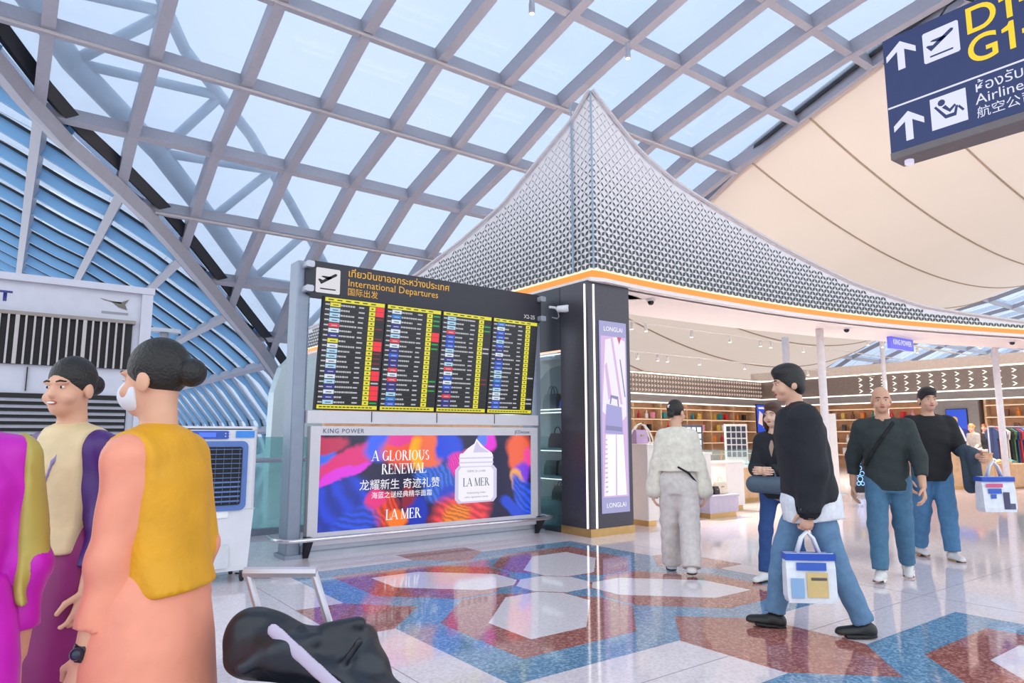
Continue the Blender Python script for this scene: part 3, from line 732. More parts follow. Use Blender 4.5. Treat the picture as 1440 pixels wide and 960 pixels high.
po.prism([(.03, 1.3), (.1, 2.25), (.3, 2.3), (.47, 2.25), (.47, 1.25), (.3, 1.1)], FQ, .002, .003, 0)
po.prism([(.32, 2.3), (.4, 2.3), (.36, 2.2)], FQ, .003, .004, 4)
po.prism([(.2, 2.28), (.24, 2.28), (.4, 1.4), (.36, 1.4)], FQ, .003, .004, 2)
po.prism([(.36, 2.0), (.38, 2.0), (.46, 1.5), (.44, 1.5)], FQ, .003, .004, 5)
po.prism([(.08, 1.9), (.12, 1.95), (.2, 1.5), (.14, 1.45)], FQ, .003, .004, 2)
po.prism([(.06, 1.02), (.4, 1.0), (.38, 1.36), (.1, 1.4)], FQ, .004, .005, 3)
po.prism([(.08, 1.06), (.38, 1.04), (.375, 1.1), (.085, 1.12)], FQ, .005, .006, 5)
po.prism([(.16, 1.4), (.18, 1.52), (.32, 1.5), (.33, 1.37), (.31, 1.37), (.3, 1.46), (.2, 1.48), (.18, 1.4)], FQ, .004, .005, 5)
po.prism([(.04, .22), (.24, .22), (.26, 1.0), (.08, 1.0)], FQ, .003, .004, 1)
po.prism([(.27, .22), (.44, .22), (.4, 1.0), (.28, 1.0)], FQ, .003, .004, 1)
for q in range(12): po.prism([(.05, .26+q*.06), (.1, .26+q*.06), (.11, .285+q*.06), (.06, .285+q*.06)], FQ, .004, .005, 2)
po.build('poster_picture', PO, scr)
text('poster_name', 'LONGLAI', .085, lambda u, v, w: FQ(.25+u, 2.37+v, .002), PO[1], scr, align='CENTER')
text('poster_name', 'LONGLAI', .085, lambda u, v, w: FQ(.25+u, .07+v, .002), PO[1], scr, align='CENTER')
# glazed display on the kiosk's other face
vit = thing('display_cabinet', 'glazed shop display cabinet of handbags beside the dark corner pillar', 'display cabinet', (6.06, 7.03, 0))
CAB = M('cabinet charcoal', '3c4048', .4, .2)
VG = GLASS('vitrine glass', 'e2eef0', .93, .02)
MB().bbox((0, 0, 2.42), (.12, 1.6, 3.3)).build('upper_panel', CAB, vit)
MB().bbox((-.012, -.01, 2.40), (.0, 1.6, 2.425)).build('light_line', EM('led pink', 'ffb9a0', 1.6), vit)
MB().bbox((.0, 0, 0), (.62, 1.6, .06)).build('base', CAB, vit)
BACK = M('cabinet back', 'cfc8c6', .5)
MB().bbox((.6, 0, .06), (.64, 1.6, 2.42)).build('back_panel', BACK, vit)
for z in (.72, 1.1, 1.62): MB().bbox((.02, 0, z-.03), (.6, 1.6, z)).build('shelf', M('glass shelf edge', '9db4ba', .2), vit)
[MB().bbox((.05, .03, z), (.09, 1.55, z+.012)).build('shelf_light', LED, vit) for z in (.675, 1.055, 1.575, 2.38)]
MB().bbox((.02, .0, 1.615), (.03, 1.55, 1.63)).build('shelf_light', LED, vit)
MB().bbox((0, 0, .06), (.012, 1.6, 2.4)).build('glass_front', VG, vit)
MB().bbox((.06, .02, .06), (.5, .75, .4)).build('step', M('mirror step', '9aa3a4', .15, .6), vit)
arch = [(0, 1.65)]+[(.6*math.cos(math.pi*(1-k/12))+.6, 1.65+.65*math.sin(math.pi*k/12)) for k in range(13)]+[(1.2, 1.65)]
MB().prism(arch, lambda u, v, w: (.58-w, .1+u, v), 0, .02).build('arch_panel', M('arch grey', '7e7f86', .4), vit)
def handbag(name, label, loc, w, h, d, mat, rz=0, handles=2, group=None):
    t = thing(name, label, 'handbag', loc, rz, group)
    b = MB(); P = []
    for k, (f, z) in enumerate(((1, 0), (1.02, h*.1), (.98, h*.6), (.86, h))):
        for a, c in ((-1, -1), (1, -1), (1, 1), (-1, 1)): P.append((a*w/2*f, c*d/2*(1 if k < 2 else (.9 if k == 2 else .45)), z))
    b.add(P, [(3, 2, 1, 0), (12, 13, 14, 15)]+[(4*i+k, 4*i+(k+1) % 4, 4*i+4+(k+1) % 4, 4*i+4+k) for i in range(3) for k in range(4)]).build('bag_body', mat, t)
    for s_ in ((-1, 1) if handles == 2 else (0,)):
        if handles: MB().tube([(w*.25*math.cos(math.pi*(1-k/8)), s_*d*.2, h*.95+h*.5*math.sin(math.pi*k/8)) for k in range(9)], .008, 6).build('handle', mat, t, True)
    MB().bbox((-w*.12, -d/2-.006, h*.55), (w*.12, -d/2+.004, h*.66)).build('clasp', GOLD, t)
    return t
LB = M('black leather', '1d1e24', .4, bump=.2); LR = M('oxblood leather', '6e2f33', .4, bump=.2); LBL = M('blue leather', '2544c8', .4); LN = M('navy leather', '262c3c', .4)
handbag('handbag', 'black structured handbag with tall twin handles on the lowest cabinet step', (6.36, 7.35, .40), .32, .17, .14, LB, math.pi/2)
handbag('handbag', 'oxblood shoulder bag on the upper lit cabinet shelf', (6.36, 7.45, 1.10), .28, .2, .12, LR, math.pi/2, 1)
handbag('handbag', 'bright blue boxy handbag beside the oxblood bag', (6.36, 7.15, 1.10), .22, .22, .12, LBL, math.pi/2, 1)
handbag('handbag', 'black handbag with a white tag on the middle cabinet shelf', (6.36, 7.55, .72), .26, .2, .14, LB, math.pi/2, 0)
handbag('handbag', 'dark brown handbag next to the tagged black bag', (6.36, 7.25, .72), .24, .22, .14, M('brown leather', '4a3530', .4), math.pi/2, 0)
handbag('handbag', 'navy handbag under the arch on the top cabinet shelf', (6.36, 7.55, 1.62), .3, .24, .14, LN, math.pi/2, 2)
handbag('handbag', 'royal blue clutch in front of the yellow ornament on the top shelf', (6.36, 7.2, 1.62), .3, .18, .12, LBL, math.pi/2, 0)
orn = thing('ornament', 'glowing yellow arched ornament on the top cabinet shelf', 'ornament', (6.5, 7.16, 1.80))
MB().prism([(-.09, 0), (.09, 0), (.08, .12), (.04, .22), (0, .27), (-.04, .22), (-.08, .12)], lambda u, v, w: (w, u, v), 0, .03).build('arch_plate', EM('ornament yellow', 'ffb400', 1.1), orn)
for k in range(3): MB().prism([(-.02, .04+.06*k), (.02, .06+.06*k), (-.02, .08+.06*k)], lambda u, v, w: (w, u, v), -.006, .0).build('chevron', LED, orn)
# ================================================================== OVERHEAD SIGN
SGN = M('sign navy', '1d2c5c', .4, emit=.2, noise=.03)
sg = thing('overhead_sign', 'dark blue hanging airport direction sign with white arrows and yellow gate letters', 'direction sign', (5.0, 2.13, 3.28))
MB().bbox((0, -3.0, 0), (.18, 0, .87)).build('sign_box', SGN, sg)
MB().bbox((-.01, -3.0, -.05), (.19, .0, 0)).build('sign_tray', M('sign tray', '6f6769', .5, .3), sg)
MB().lathe([(.03, -.03), (.03, 0)], (.09, -.08, -.05), 10).build('downlight', EM('lamp lilac', 'e0d8f0', 1), sg)
FS = PL((0, 0, 0), 0, -1)                                            # u runs towards -Y (to the right in view), w towards the camera
SWH = EM('sign glow white', 'e6e8ff', .95); SYL = EM('sign glow yellow', 'ffd800', 1)
ARW = [(.5, 1), (1, .62), (1, .42), (.62, .68), (.62, 0), (.38, 0), (.38, .68), (0, .42), (0, .62)]
for (u, v) in ((.02, .60), (.035, .06)): MB().prism([(u+.2*a, v+.215*b) for a, b in ARW], FS, .001, .004).build('arrow', SWH, sg)
plane_icon(FS, .268, .565, .225, SWH, SGN, sg)
lp = MB().prism([(.28, .07), (.5, .07), (.5, .295), (.28, .295)], FS, .001, .004).build('pictogram', SWH, sg)
lo = MB(); K = lambda pts: [(.28+(a-.34)*.79, .07+(b-.06)*.8) for a, b in pts]
lo.prism(K([(.43+.03*math.cos(k*.7854), .28+.03*math.sin(k*.7854)) for k in range(8)]), FS, .004, .006)
lo.prism(K([(.37, .255), (.385, .265), (.46, .16), (.52, .16), (.535, .215), (.555, .215), (.535, .13), (.45, .13)]), FS, .004, .006)
lo.prism(K([(.43, .235), (.46, .25), (.49, .205), (.53, .235), (.54, .22), (.49, .175)]), FS, .004, .006)
lo.prism(K([(.55, .2), (.565, .21), (.6, .16), (.585, .15)]), FS, .004, .006)
lo.build('lounge_symbol', SGN, lp)
ONE = [(.30, 0), (.42, 0), (.42, .72), (.33, .72), (.29, .64), (.16, .58), (.16, .49), (.30, .51)]
for L_, vb in (('D', .655), ('G', .44)):
    text('gate_letter', L_, .262, lambda u, v, w: FS(.525+u, vb+v, w), SYL, sg, bold=.003)
    MB().prism([(.69+.262*a, vb+.262*b) for a, b in ONE], FS, .001, .004).build('gate_digit', SYL, sg)
    MB().prism([(.84, vb+.075), (.92, vb+.075), (.92, vb+.105), (.84, vb+.105)], FS, .001, .004).build('gate_dash', SYL, sg)
MB().prism([(.005, .333), (2.95, .333), (2.95, .345), (.005, .345)], FS, .001, .003).build('divider', SWH, sg)
text('thai_line', 'ห้องรับรองสายการบิน', .1, lambda u, v, w: FS(.55+u, .235+v, w), SWH, sg)
text('latin_line', 'Airline Lounge', .1, lambda u, v, w: FS(.55+u, .15+v, w), SWH, sg)
text('chinese_line', '航空公司休息室', .082, lambda u, v, w: FS(.55+u, .062+v, w), SWH, sg)
MB().tube([(.09, -.6, .87), (.09, -.62, 2.2), (.09, -.6, 6.8)], .012, 6).build('hanger', M('cable black', '26262c', .6), sg)
MB().tube([(.09, -2.4, .87), (.09, -2.4, 6.8)], .012, 6).build('hanger', M('cable black'), sg)
MB().tube([(.05, -.35, .87), (.05, -.42, .95), (.05, -.5, .97), (.05, -.58, .9)], .008, 6).build('loose_wire', M('cable black'), sg)
# ================================================================== AIR CONDITIONING CABINET AND COOLER
ac = thing('air_conditioner', 'tall white floor-standing air conditioning cabinet with black vertical grille slats', 'air conditioner', (-1.4, 7.0, 0))
ACW = M('cabinet white', 'c3c3cf', .45, noise=.03); ACB = M('grille black', '0b0b0e', .6)
MB().bbox((0, .02, 0), (2.44, 1.1, 2.6)).build('cabinet_body', ACW, ac)
MB().bbox((-.02, -.03, 2.56), (2.46, 1.12, 2.62)).build('top_lip', ACW, ac)
MB().bbox((2.36, -.02, 0), (2.45, .03, 2.56)).build('corner_post', ACW, ac)
MB().bbox((.1, -.005, 1.86), (2.3, .0205, 2.27)).build('grille_recess', ACB, ac)
MB().bbox((.1, -.045, 2.27), (2.32, .02, 2.30)).build('grille_hood', M('hood taupe', '8f8580', .5), ac)
for k in range(36):
    w = .03 if k % 8 == 6 else .016
    MB().rbox((.13+.06*k, -.025, 2.065), (w, .035, .41), .005).build('grille_slat', M('slat beige', 'b7aeae', .5), ac)
MB().bbox((.08, -.005, .25), (2.3, .0205, 1.62)).build('louvre_recess', ACB, ac)
for k in range(24): MB().box((1.19, -.012, .3+.055*k), (2.2, .03, .018), mat=Matrix.Rotation(.4, 3, 'X')).build('louvre', M('louvre grey', 'a4a4ae', .5), ac)
for x in (.7, 1.55): MB().bbox((x-.004, -.002, 1.64), (x+.004, .0205, 1.84)).build('panel_joint', ACB, ac)
FC = PL((0, .02, 0))
text('cabinet_letters', 'AOT', .12, lambda u, v, w: FC(1.07+u*1.3, 2.385+v, w), M('letter blue', '2b2f7a', .5), ac, bold=.004)
bird = MB()
for p in ([(2.03, 2.49), (2.1, 2.475), (2.16, 2.47), (2.2, 2.47), (2.2, 2.455), (2.13, 2.46), (2.06, 2.475)], [(2.12, 2.465), (2.2, 2.47), (2.26, 2.5), (2.23, 2.45), (2.25, 2.40), (2.18, 2.42)]): bird.prism(p, FC, .001, .004)
bird.build('emblem', M('emblem olive', '6a665a', .5), ac)
MB().prism([(2.05, 2.355), (2.26, 2.355), (2.26, 2.375), (2.05, 2.375)], FC, .001, .004).build('emblem_caption', M('caption grey', '8d8d94', .5), ac)
cl = thing('air_cooler', 'white mobile evaporative air cooler with blue grille frame on castors', 'air cooler', (1.52, 6.62, 0))
CW = M('cooler white', 'dcdce2', .35, noise=.02); CB = M('cooler blue', '5877b8', .4)
MB().rbox((0, 0, .98), (.74, .5, .7), .06).build('upper_body', CW, cl)
lo_ = MB(); P = []
for (f, z) in ((.88, .10), (.9, .14), (.97, .62), (1, .63)):
    for a, c in ((-1, -1), (1, -1), (1, 1), (-1, 1)): P.append((a*.37*f, c*.25*f, z))
lo_.add(P, [(3, 2, 1, 0), (12, 13, 14, 15)]+[(4*i+k, 4*i+(k+1) % 4, 4*i+4+(k+1) % 4, 4*i+4+k) for i in range(3) for k in range(4)]).build('water_tank', CW, cl)
MB().rbox((-.06, -.245, .235), (.44, .02, .2), .02, axis='Y').build('tank_panel', M('tank grey', 'd0d2d8', .3), cl)
MB().rbox((0, -.02, 1.335), (.74, .46, .03), .05).build('top_cover', CW, cl)
MB().rbox((-.03, -.252, .92), (.62, .03, .60), .05, axis='Y').build('grille_frame', CB, cl)
MB().rbox((-.03, -.262, .92), (.52, .03, .5), .02, axis='Y').build('grille_opening', ACB, cl)
for k in range(12): MB().bbox((-.28, -.285, .695+.041*k), (.22, -.275, .701+.041*k+(.008 if k < 5 else 0))).build('louvre', CB, cl)
for k in range(8): MB().bbox((-.26+.066*k, -.288, .68), (-.257+.066*k, -.284, 1.16)).build('grille_wire', M('wire grey', '6b7280', .4), cl)
MB().rbox((-.08, -.255, 1.275), (.38, .02, .07), .015, axis='Y').build('control_panel', M('panel blue', '2f55b0', .4), cl)
MB().bbox((-.14, -.268, 1.255), (0, -.26, 1.295)).build('display', EM('display blue', '4a78ff', 1), cl)
for k in range(8): MB().ball((-.24+.03*(k % 2)+(.32 if k > 3 else 0), -.266, 1.262+.024*((k//2) % 2)), .006, 6).build('button', CW, cl)
MB().bbox((.17, -.262, 1.25), (.33, -.255, 1.31)).build('sticker', M('sticker blue', '3d8ae0', .4), cl)
MB().bbox((.0, -.252, .56), (.14, -.248, .62)).build('label_plate', M('label paper', 'eeeef0', .5), cl)
for x in (-.3, .3):
    for y in (-.18, .18):
        k_ = MB().tube([(x, y, .1), (x, y, .06)], .02, 8).build('castor_fork', M('castor grey', '55565c', .4, .5), cl)
        MB().lathe([(.015, -.014), (.04, -.012), (.04, .012), (.015, .014)], (x, y, .04), 12, axis='X').build('castor_wheel', M('rubber black', '1b1b1e', .6), cl)
tag(MB().tube([(1.92, 6.5, .012), (2.05, 6.38, .012), (2.15, 6.42, .012), (2.1, 6.6, .012), (1.85, 6.75, .012)], .008, 6).build('power_cable', M('cable black'), smooth=True), 'thin black power cable looping on the floor by the cooler castors', 'cable')
# ================================================================== GLASS BALUSTRADE BEHIND THE BOARD
bl = thing('glass_balustrade', 'glass balustrade with steel handrail and posts behind the departures board', 'balustrade', (1.2, 9.2, 0))
RG = GLASS('teal glass', 'c4e2e2', .8, .03, 'cfe6e6')
for k in range(4):
    MB().bbox((1.3*k+.03, -.01, .08), (1.3*k+1.27, .01, 1.25)).build('glass_panel', RG, bl)
    MB().tube([(1.3*k, 0, 0), (1.3*k, 0, 1.3)], .025, 8).build('rail_post', ALUD, bl)
MB().tube([(0, -.08, .95), (5.2, -.08, .95)], .03, 8).build('handrail', ALU, bl)
MB().bbox((0, -.05, .0), (5.2, .05, .08)).build('kerb', ALUD, bl)
pst = thing('slim_post', 'slim pale steel post with a flat cap behind the air cooler', 'post', (2.0, 12, 0))
MB().tube([(0, 0, 0), (0, 0, 2.9)], .07, 10).build('shaft', ALU, pst, True)
MB().bbox((-.22, -.1, 2.9), (.22, .1, 2.96)).build('cap_plate', ALU, pst)
# ================================================================== DUTY FREE SHOP
WOOD = M('light oak', 'c8a27c', .45, noise=.12, nscale=9); WOODW = M('warm oak wall', 'cf9f78', .5, noise=.1, nscale=6)
CREAM = M('cream lacquer', 'e6dcd6', .4, noise=.02); BRZ = M('bronze band', '85766c', .35, .4, noise=.08)
LEDW = EM('shelf led', 'fff3ea', 2.4); LILAC = M('lilac lacquer', 'b4aabb', .4); GREYP = M('taupe panel', '857d78', .5)
wf = tag(MB().bbox((7, 17.8, 0), (27.2, 18.0, 3.7)).build('wall_far', WOODW), kind='structure')
wr = tag(MB().bbox((27.0, -4, 0), (27.2, 17.8, 3.7)).build('wall_right', WOODW), kind='structure')
def bandX(x0, x1):
    MB().bbox((x0, 17.45, 2.83), (x1, 17.8, 3.58)).build('bronze_band', BRZ, wf)
    for z in (3.59, 2.81, 2.5): MB().bbox((x0, 17.40, z-.02), (x1, 17.45, z+.02)).build('led_line', LEDW, wf)
    MB().bbox((x0, 17.42, 2.52), (x1, 17.8, 2.8)).build('lower_band', GREYP, wf)
bandX(7, 27)
fm = MB()
for r in range(4):
    for k in range(58):
        x, z = 17+.17*k, 2.9+.17*r
        fm.add([(x, 17.45, z), (x+.13, 17.45, z+.065), (x, 17.45, z+.13), (x+.04, 17.38, z+.065)], [(0, 1, 3), (1, 2, 3), (2, 0, 3)])
tag(fm.build('facet_studs', M('facet pale bronze', 'd9c6b8', .3, .4), wf), kind='stuff')
MB().bbox((26.65, -4, 2.83), (27.0, 17.45, 3.58)).build('bronze_band', BRZ, wr)
MB().bbox((26.62, -4, 2.52), (27.0, 17.45, 2.8)).build('lower_band', GREYP, wr)
for z in (3.59, 2.81, 2.5): MB().bbox((26.6, -4, z-.02), (26.65, 17.4, z+.02)).build('led_line', LEDW, wr)
MB().bbox((26.4, -4, 3.62), (27.2, 17.8, 3.95)).build('bulkhead', M('bulkhead beige', 'd8c6b6', .6), wr)
CHV = EM('chevron light', 'fff2e6', 1.7)
chm = MB().prism([(0, 0), (.05, 0), (.15, .065), (.05, .13), (0, .13), (.1, .065)], lambda u, v, w: (-w, -u, v), 0, .02).mesh('chevron', CHV)
for r in range(3):
    for k in range(19): inst('chevron', chm, wr, (26.64, 13.2-.42*k, 2.9+.22*r))
# shelving bays
def bays(along, n, step, start, depth, parent, zs=(.55, 1.0, 1.45, 1.9, 2.3)):
    for k in range(n+1):
        p = start+k*step
        if along == 'X': MB().bbox((p-.03, 17.8-depth, 0), (p+.03, 17.8, 2.48)).build('shelf_upright', WOOD, parent)
        else: MB().bbox((27-depth, p-.03, 0), (27, p+.03, 2.48)).build('shelf_upright', WOOD, parent)
    for z in zs:
        a = start; b = start+n*step
        if along == 'X':
            MB().bbox((a, 17.8-depth, z-.03), (b, 17.8, z)).build('shelf_board', WOOD, parent)
            MB().bbox((a, 17.8-depth-.01, z-.045), (b, 17.8-depth+.02, z-.03)).build('shelf_light', EM('shelf glow', 'ffe2c2', 1.5), parent)
        else:
            MB().bbox((27-depth, a, z-.03), (27, b, z)).build('shelf_board', WOOD, parent)
            MB().bbox((27-depth-.01, a, z-.045), (27-depth+.02, b, z-.03)).build('shelf_light', EM('shelf glow'), parent)
bays('X', 6, 1.5, 17, .4, wf)
bays('Y', 2, 1.9, 10.75, .4, wr)
bays('Y', 2, 1.4, 6.2, .4, wr)
PAL = [('red', 'c8323a'), ('orange', 'e8832a'), ('gold', 'd8b04a'), ('white', 'efe8e4'), ('black', '26242a'), ('pink', 'e59ab0'), ('brown', '7a4a34'), ('teal', '1f8f92')]
bott = {}
for nm, c in PAL:
    b = MB().lathe([(.0, 0), (.06, 0), (.065, .02), (.065, .16), (.03, .21), (.022, .27), (.028, .275), (.028, .3), (0, .3)], seg=8); bott[nm] = b.mesh('bottle', M('item '+nm, c, .35))
bxm = {nm: MB().bbox((-.09, -.06, 0), (.09, .06, .24)).bbox((-.092, -.062, .15), (.092, .062, .18)).mesh('gift_box', M('item '+nm)) for nm, c in PAL}
rs = random.Random(11)
def stock(pos, where, group):
    nm = rs.choice(PAL)[0]
    if rs.random() < .5: o = inst('bottle', bott[nm], None, pos); tag(o, f'{nm} bottle among goods on {where}', 'bottle', f'{nm} bottles on {where}')
    else: o = inst('gift_box', bxm[nm], None, pos, rs.uniform(-.3, .3)); tag(o, f'{nm} gift box among goods on {where}', 'box', f'{nm} boxes on {where}')
for z in (1.0, 1.45, 1.9):
    x = 17.3
    while x < 25.8:
        if abs((x-17) % 1.5-.0) > .15 and abs((x-17) % 1.5-1.5) > .15: stock((x, 17.6, z), 'the lit shelves of the far shop wall', 0)
        x += rs.uniform(.28, .6)
for z in (.55, 1.0, 1.45, 1.9):
    for (a, b) in ((10.95, 12.5), (12.8, 14.4)):
        y = a
        while y < b: stock((26.8, y, z), 'the wall shelves left of the tall screen', 0); y += rs.uniform(.25, .45)
    for (a, b) in ((6.4, 7.5), (7.75, 8.8)):
        y = a
        while y < b: stock((26.8, y, z), 'the wall shelves behind the clothes rail', 0); y += rs.uniform(.3, .6)
# screens and panels
gp_ = thing('screen_wall', 'taupe wall panel carrying a tall blue advertising screen', 'wall panel', (26.55, 10.68, 0))
MB().bbox((0, -1.5, 0), (.45, 0, 2.48)).build('panel', GREYP, gp_)
tv = MB().bbox((-.05, -1.17, 1.02), (0, -.5, 2.18)).build('screen_case', BLK, gp_)
FT = PL((-.052, -.5, 1.02), 0, -1)
TVM = [EM('screen blue', '1a4fd8', 1), EM('screen deep blue', '0d2a8e', 1), EM('screen blond', 'e8b46a', 1), EM('screen skin', 'f0d0c4', 1), EM('screen dress', 'f4e4ec', 1), EM('screen dark', '2a2a3a', .9)]
tp = MB()
tp.prism([(.02, .02), (.65, .02), (.65, 1.14), (.02, 1.14)], FT, .001, .002, 0)
tp.prism([(.02, .02), (.65, .02), (.65, .45), (.02, .6)], FT, .002, .003, 1)
tp.prism([(.2+.11*math.cos(k*.5236)+.06, .78+.12*math.sin(k*.5236)) for k in range(12)], FT, .003, .004, 2)
tp.prism([(.18, .6), (.34, .62), (.36, .7), (.16, .7)], FT, .004, .005, 3)
tp.prism([(.08, .05), (.6, .05), (.5, .4), (.38, .6), (.16, .58), (.06, .4)], FT, .003, .004, 4)
tp.prism([(.06, .2), (.2, .15), (.22, .5), (.1, .55)], FT, .004, .005, 5)
tp.build('screen_picture', TVM, tv)
s2 = thing('wall_screen', 'blue portrait screen at the end of the far shop shelves', 'screen', (26.05, 17.36, 1.38))
MB().bbox((0, 0, 0), (.78, .05, 1.22)).build('screen_case', BLK, s2)
F2 = PL((0, 0, 0)); tp = MB()
tp.prism([(.03, .03), (.75, .03), (.75, 1.19), (.03, 1.19)], F2, .001, .002, 0)
tp.prism([(.1, .4), (.4, .3), (.45, .8), (.2, .95)], F2, .002, .003, 3); tp.prism([(.45, .2), (.7, .2), (.7, .5), (.45, .5)], F2, .002, .003, 2); tp.prism([(.15, 1.02), (.62, 1.02), (.62, 1.1), (.15, 1.1)], F2, .002, .003, 4)
tp.build('screen_picture', TVM, s2)
# hanging shop sign, columns, domes, spotlights
hs = thing('hanging_shop_sign', 'small glowing blue shop sign hung below the curved cornice', 'shop sign', (14.4, 6.42, 3.03))
MB().bbox((0, 0, 0), (1.0, .08, .25)).build('sign_box', M('sign violet', '5a5fc8', .4, emit=.7, noise=.02), hs)
FHS = PL((0, 0, 0))
text('sign_letters', 'KING POWER', .15, lambda u, v, w: FHS(.5+u*.88, .09+v, w), EM('sign glow white'), hs, align='CENTER', bold=.003)
for x in (.1, .9): MB().tube([(x, .04, .25), (x, .04, .30)], .008, 6).build('hanger', ALU, hs)
COLM = M('column white', 'e4dcdc', .4)
for i, (x, y, lb_) in enumerate(((12.75, 7.75, 'slim white shop column rising behind the jewellery counter'), (12.31, 6.77, 'slim white shop column right under the lit cornice'), (18.24, 5.87, 'slim white shop column beside the scarf tables'), (23.35, 10.71, 'slim white column standing deep in the shop before the shelves'))):
    c = thing('column', lb_, 'column', (x, y, 0)); h = (3.26, 3.26, 3.26, 4.6)[i]
    MB().tube([(0, 0, 0), (0, 0, h)], .07, 12).build('shaft', COLM, c, True); MB().lathe([(.12, 0), (.12, .03), (.08, .04)], seg=12).build('base_ring', COLM, c)
for i, (x, y) in enumerate(((7.6, 6.75), (12.6, 6.4), (17.2, 5.2))):
    c = thing('dome_camera', 'small dark dome camera under the white soffit', 'camera', (x, y, 3.27), 0, 'dome cameras under the soffit')
    MB().lathe([(.07, -.03), (.07, 0)], seg=12).build('mount', COLM, c); MB().ball((0, 0, -.04), .05, 10).build('dome', M('lens black'), c, True)
LAMP = EM('spot lens', 'ffe6c8', 4); SPB = M('spot body', 'cfc4bc', .4)
first = None
TRK = [(8.6, 3.8, 7.2, 26.6, 'nearest the lilac handbag stand'), (9.9, 4.15, 10, 26.6, 'over the jewellery counter'), (11.1, 3.95, 9, 26.6, 'over the middle of the shop'), (12.6, 3.5, 9, 26.6, 'before the far shelves'), (7.6, 3.95, 17, 26.6, 'over the scarf tables')]
for (y, z, x0, x1, lb_) in TRK:
    t = thing('lighting_track', 'thin pale lighting track '+lb_, 'lighting track', (x0, y, z))
    MB().bbox((0, -.012, -.012), (x1-x0, .012, .012)).build('track_rail', SPB, t)
    MB().tube([(x1-x0, 0, 0), (x1-x0+.4, 0, 0)], .02, 6).build('wall_bracket', SPB, t)
spots = [(11.8, 2), (12.3, 2), (14.0, 2), (15.6, 2), (17.0, 2), (17.5, 2), (19.2, 2), (12.3, 3), (13.6, 3), (14.4, 3), (14.8, 3), (16.2, 3), (18.4, 3), (20.2, 3), (11.2, 1), (12.9, 1), (15.2, 1), (21.6, 1), (20.7, 1), (9.2, 0), (9.5, 0), (9.0, 0), (10.6, 0), (19.5, 4), (20.5, 4), (22.5, 4), (23.5, 4), (18.2, 4), (24, 1), (22, 3)]
for i, (x, r) in enumerate(spots):
    y, z = TRK[r][0], TRK[r][1]-.2; lb_ = 'small shop spotlight clipped to the track '+TRK[r][4]
    if first is None:
        t = thing('track_spotlight', lb_, 'spotlight', (x, y, z), 0, 'spotlights on the track '+TRK[r][4])
        MB().lathe([(.03, .0), (.045, .02), (.045, .14), (.03, .16)], seg=10).build('spot_body', SPB, t, True)
        MB().lathe([(.0, -.004), (.038, -.004), (.038, .004)], seg=10).build('spot_lens', LAMP, t)
        MB().tube([(0, 0, .15), (0, 0, .19)], .012, 6).build('clip', SPB, t)
        first = t
    else: t = dup(first, (x, y, z), 0, lb_, 'spotlights on the track '+TRK[r][4])
    if i % 2 == 0:
        l = bpy.data.lights.new('spot_light', 'SPOT'); l.energy = 260; l.color = (1, .86, .74); l.shadow_soft_size = .05; l.spot_size = math.radians(112); l.spot_blend = .6
        lo2 = bpy.data.objects.new('spot_light', l); COL.objects.link(lo2); lo2.parent = t; lo2.location = (0, 0, -.12)
# front furniture of the shop
def table(name, label, cat, loc, size, mat, rz=0, plinth=True):
    t = thing(name, label, cat, loc, rz); w, d, h = size
    MB().rbox((0, 0, h/2+.04), (w, d, h-.08), .015).build('body', mat, t); MB().bbox((-w/2+.03, -d/2+.03, 0), (w/2-.03, d/2-.03, .08)).build('plinth', GOLD, t)
    MB().rbox((0, 0, h-.01), (w+.03, d+.03, .03), .02).build('top', mat, t)
    return t
table('display_plinth', 'narrow white display plinth next to the dark corner pillar', 'plinth', (7.52, 6.98, 0), (.22, .5, 1.14), CREAM)
handbag('handbag', 'lilac handbag with flap standing on the narrow white plinth', (7.54, 6.98, 1.15), .24, .2, .1, M('lilac leather', 'c4a2c8', .45), 0, 0)
st = thing('arch_stand', 'white wire arch display stand behind the lilac handbag', 'display stand', (8.02, 7.4, 0))
MB().bbox((-.35, -.12, 0), (.35, .12, .9)).build('stand_body', CREAM, st)
for r in (.32, .24): MB().tube([(r*math.cos(math.pi*k/10), 0, .9+.55*math.sin(math.pi*k/10)) for k in range(11)], .012, 6).build('arch', CREAM, st, True)
MB().bbox((-.3, -.02, 1.15), (.3, .02, 1.17)).build('arch_shelf', CREAM, st)
tt = table('display_table', 'white shop table carrying teal gift boxes', 'table', (9.05, 7.55, 0), (1.1, .5, .98), CREAM)
TEAL = M('teal paper', '1fa3a0', .4)
for i, (x, y, w, lb_) in enumerate(((8.8, 7.48, .16, 'small teal gift box alone at the table end'), (9.16, 7.42, .2, 'larger teal gift box on the white shop table'), (9.38, 7.48, .17, 'teal gift box tucked beside the larger teal box'))):
    b = thing('gift_box', lb_, 'box', (x, y, .995), .1*i); MB().bbox((-w/2, -.07, 0), (w/2, .07, .13)).build('box', TEAL, b); MB().bbox((-w/2-.004, -.074, .09), (w/2+.004, .074, .135)).build('lid', TEAL, b)
handbag('gift_bag', 'teal paper gift bag standing behind the teal boxes', (9.0, 7.68, .995), .2, .26, .1, TEAL, .2, 2)
lpn = table('low_plinth', 'low lilac display plinth before the white counter', 'plinth', (9.2, 7.0, 0), (.72, .46, .34), LILAC)
handbag('handbag', 'pale beige handbag hanging over the lilac plinth', (9.0, 6.98, .35), .22, .2, .1, M('beige leather', 'd9b89a', .5), .2, 1)
handbag('handbag', 'cream fluffy handbag on the lilac plinth', (9.38, 6.98, .35), .2, .18, .14, M('cream fleece', 'e6d6c0', .9, bump=.6), -.2, 1)
handbag('handbag', 'small black round handbag between beige and cream bags', (9.19, 6.93, .35), .12, .12, .08, LB, 0, 0)
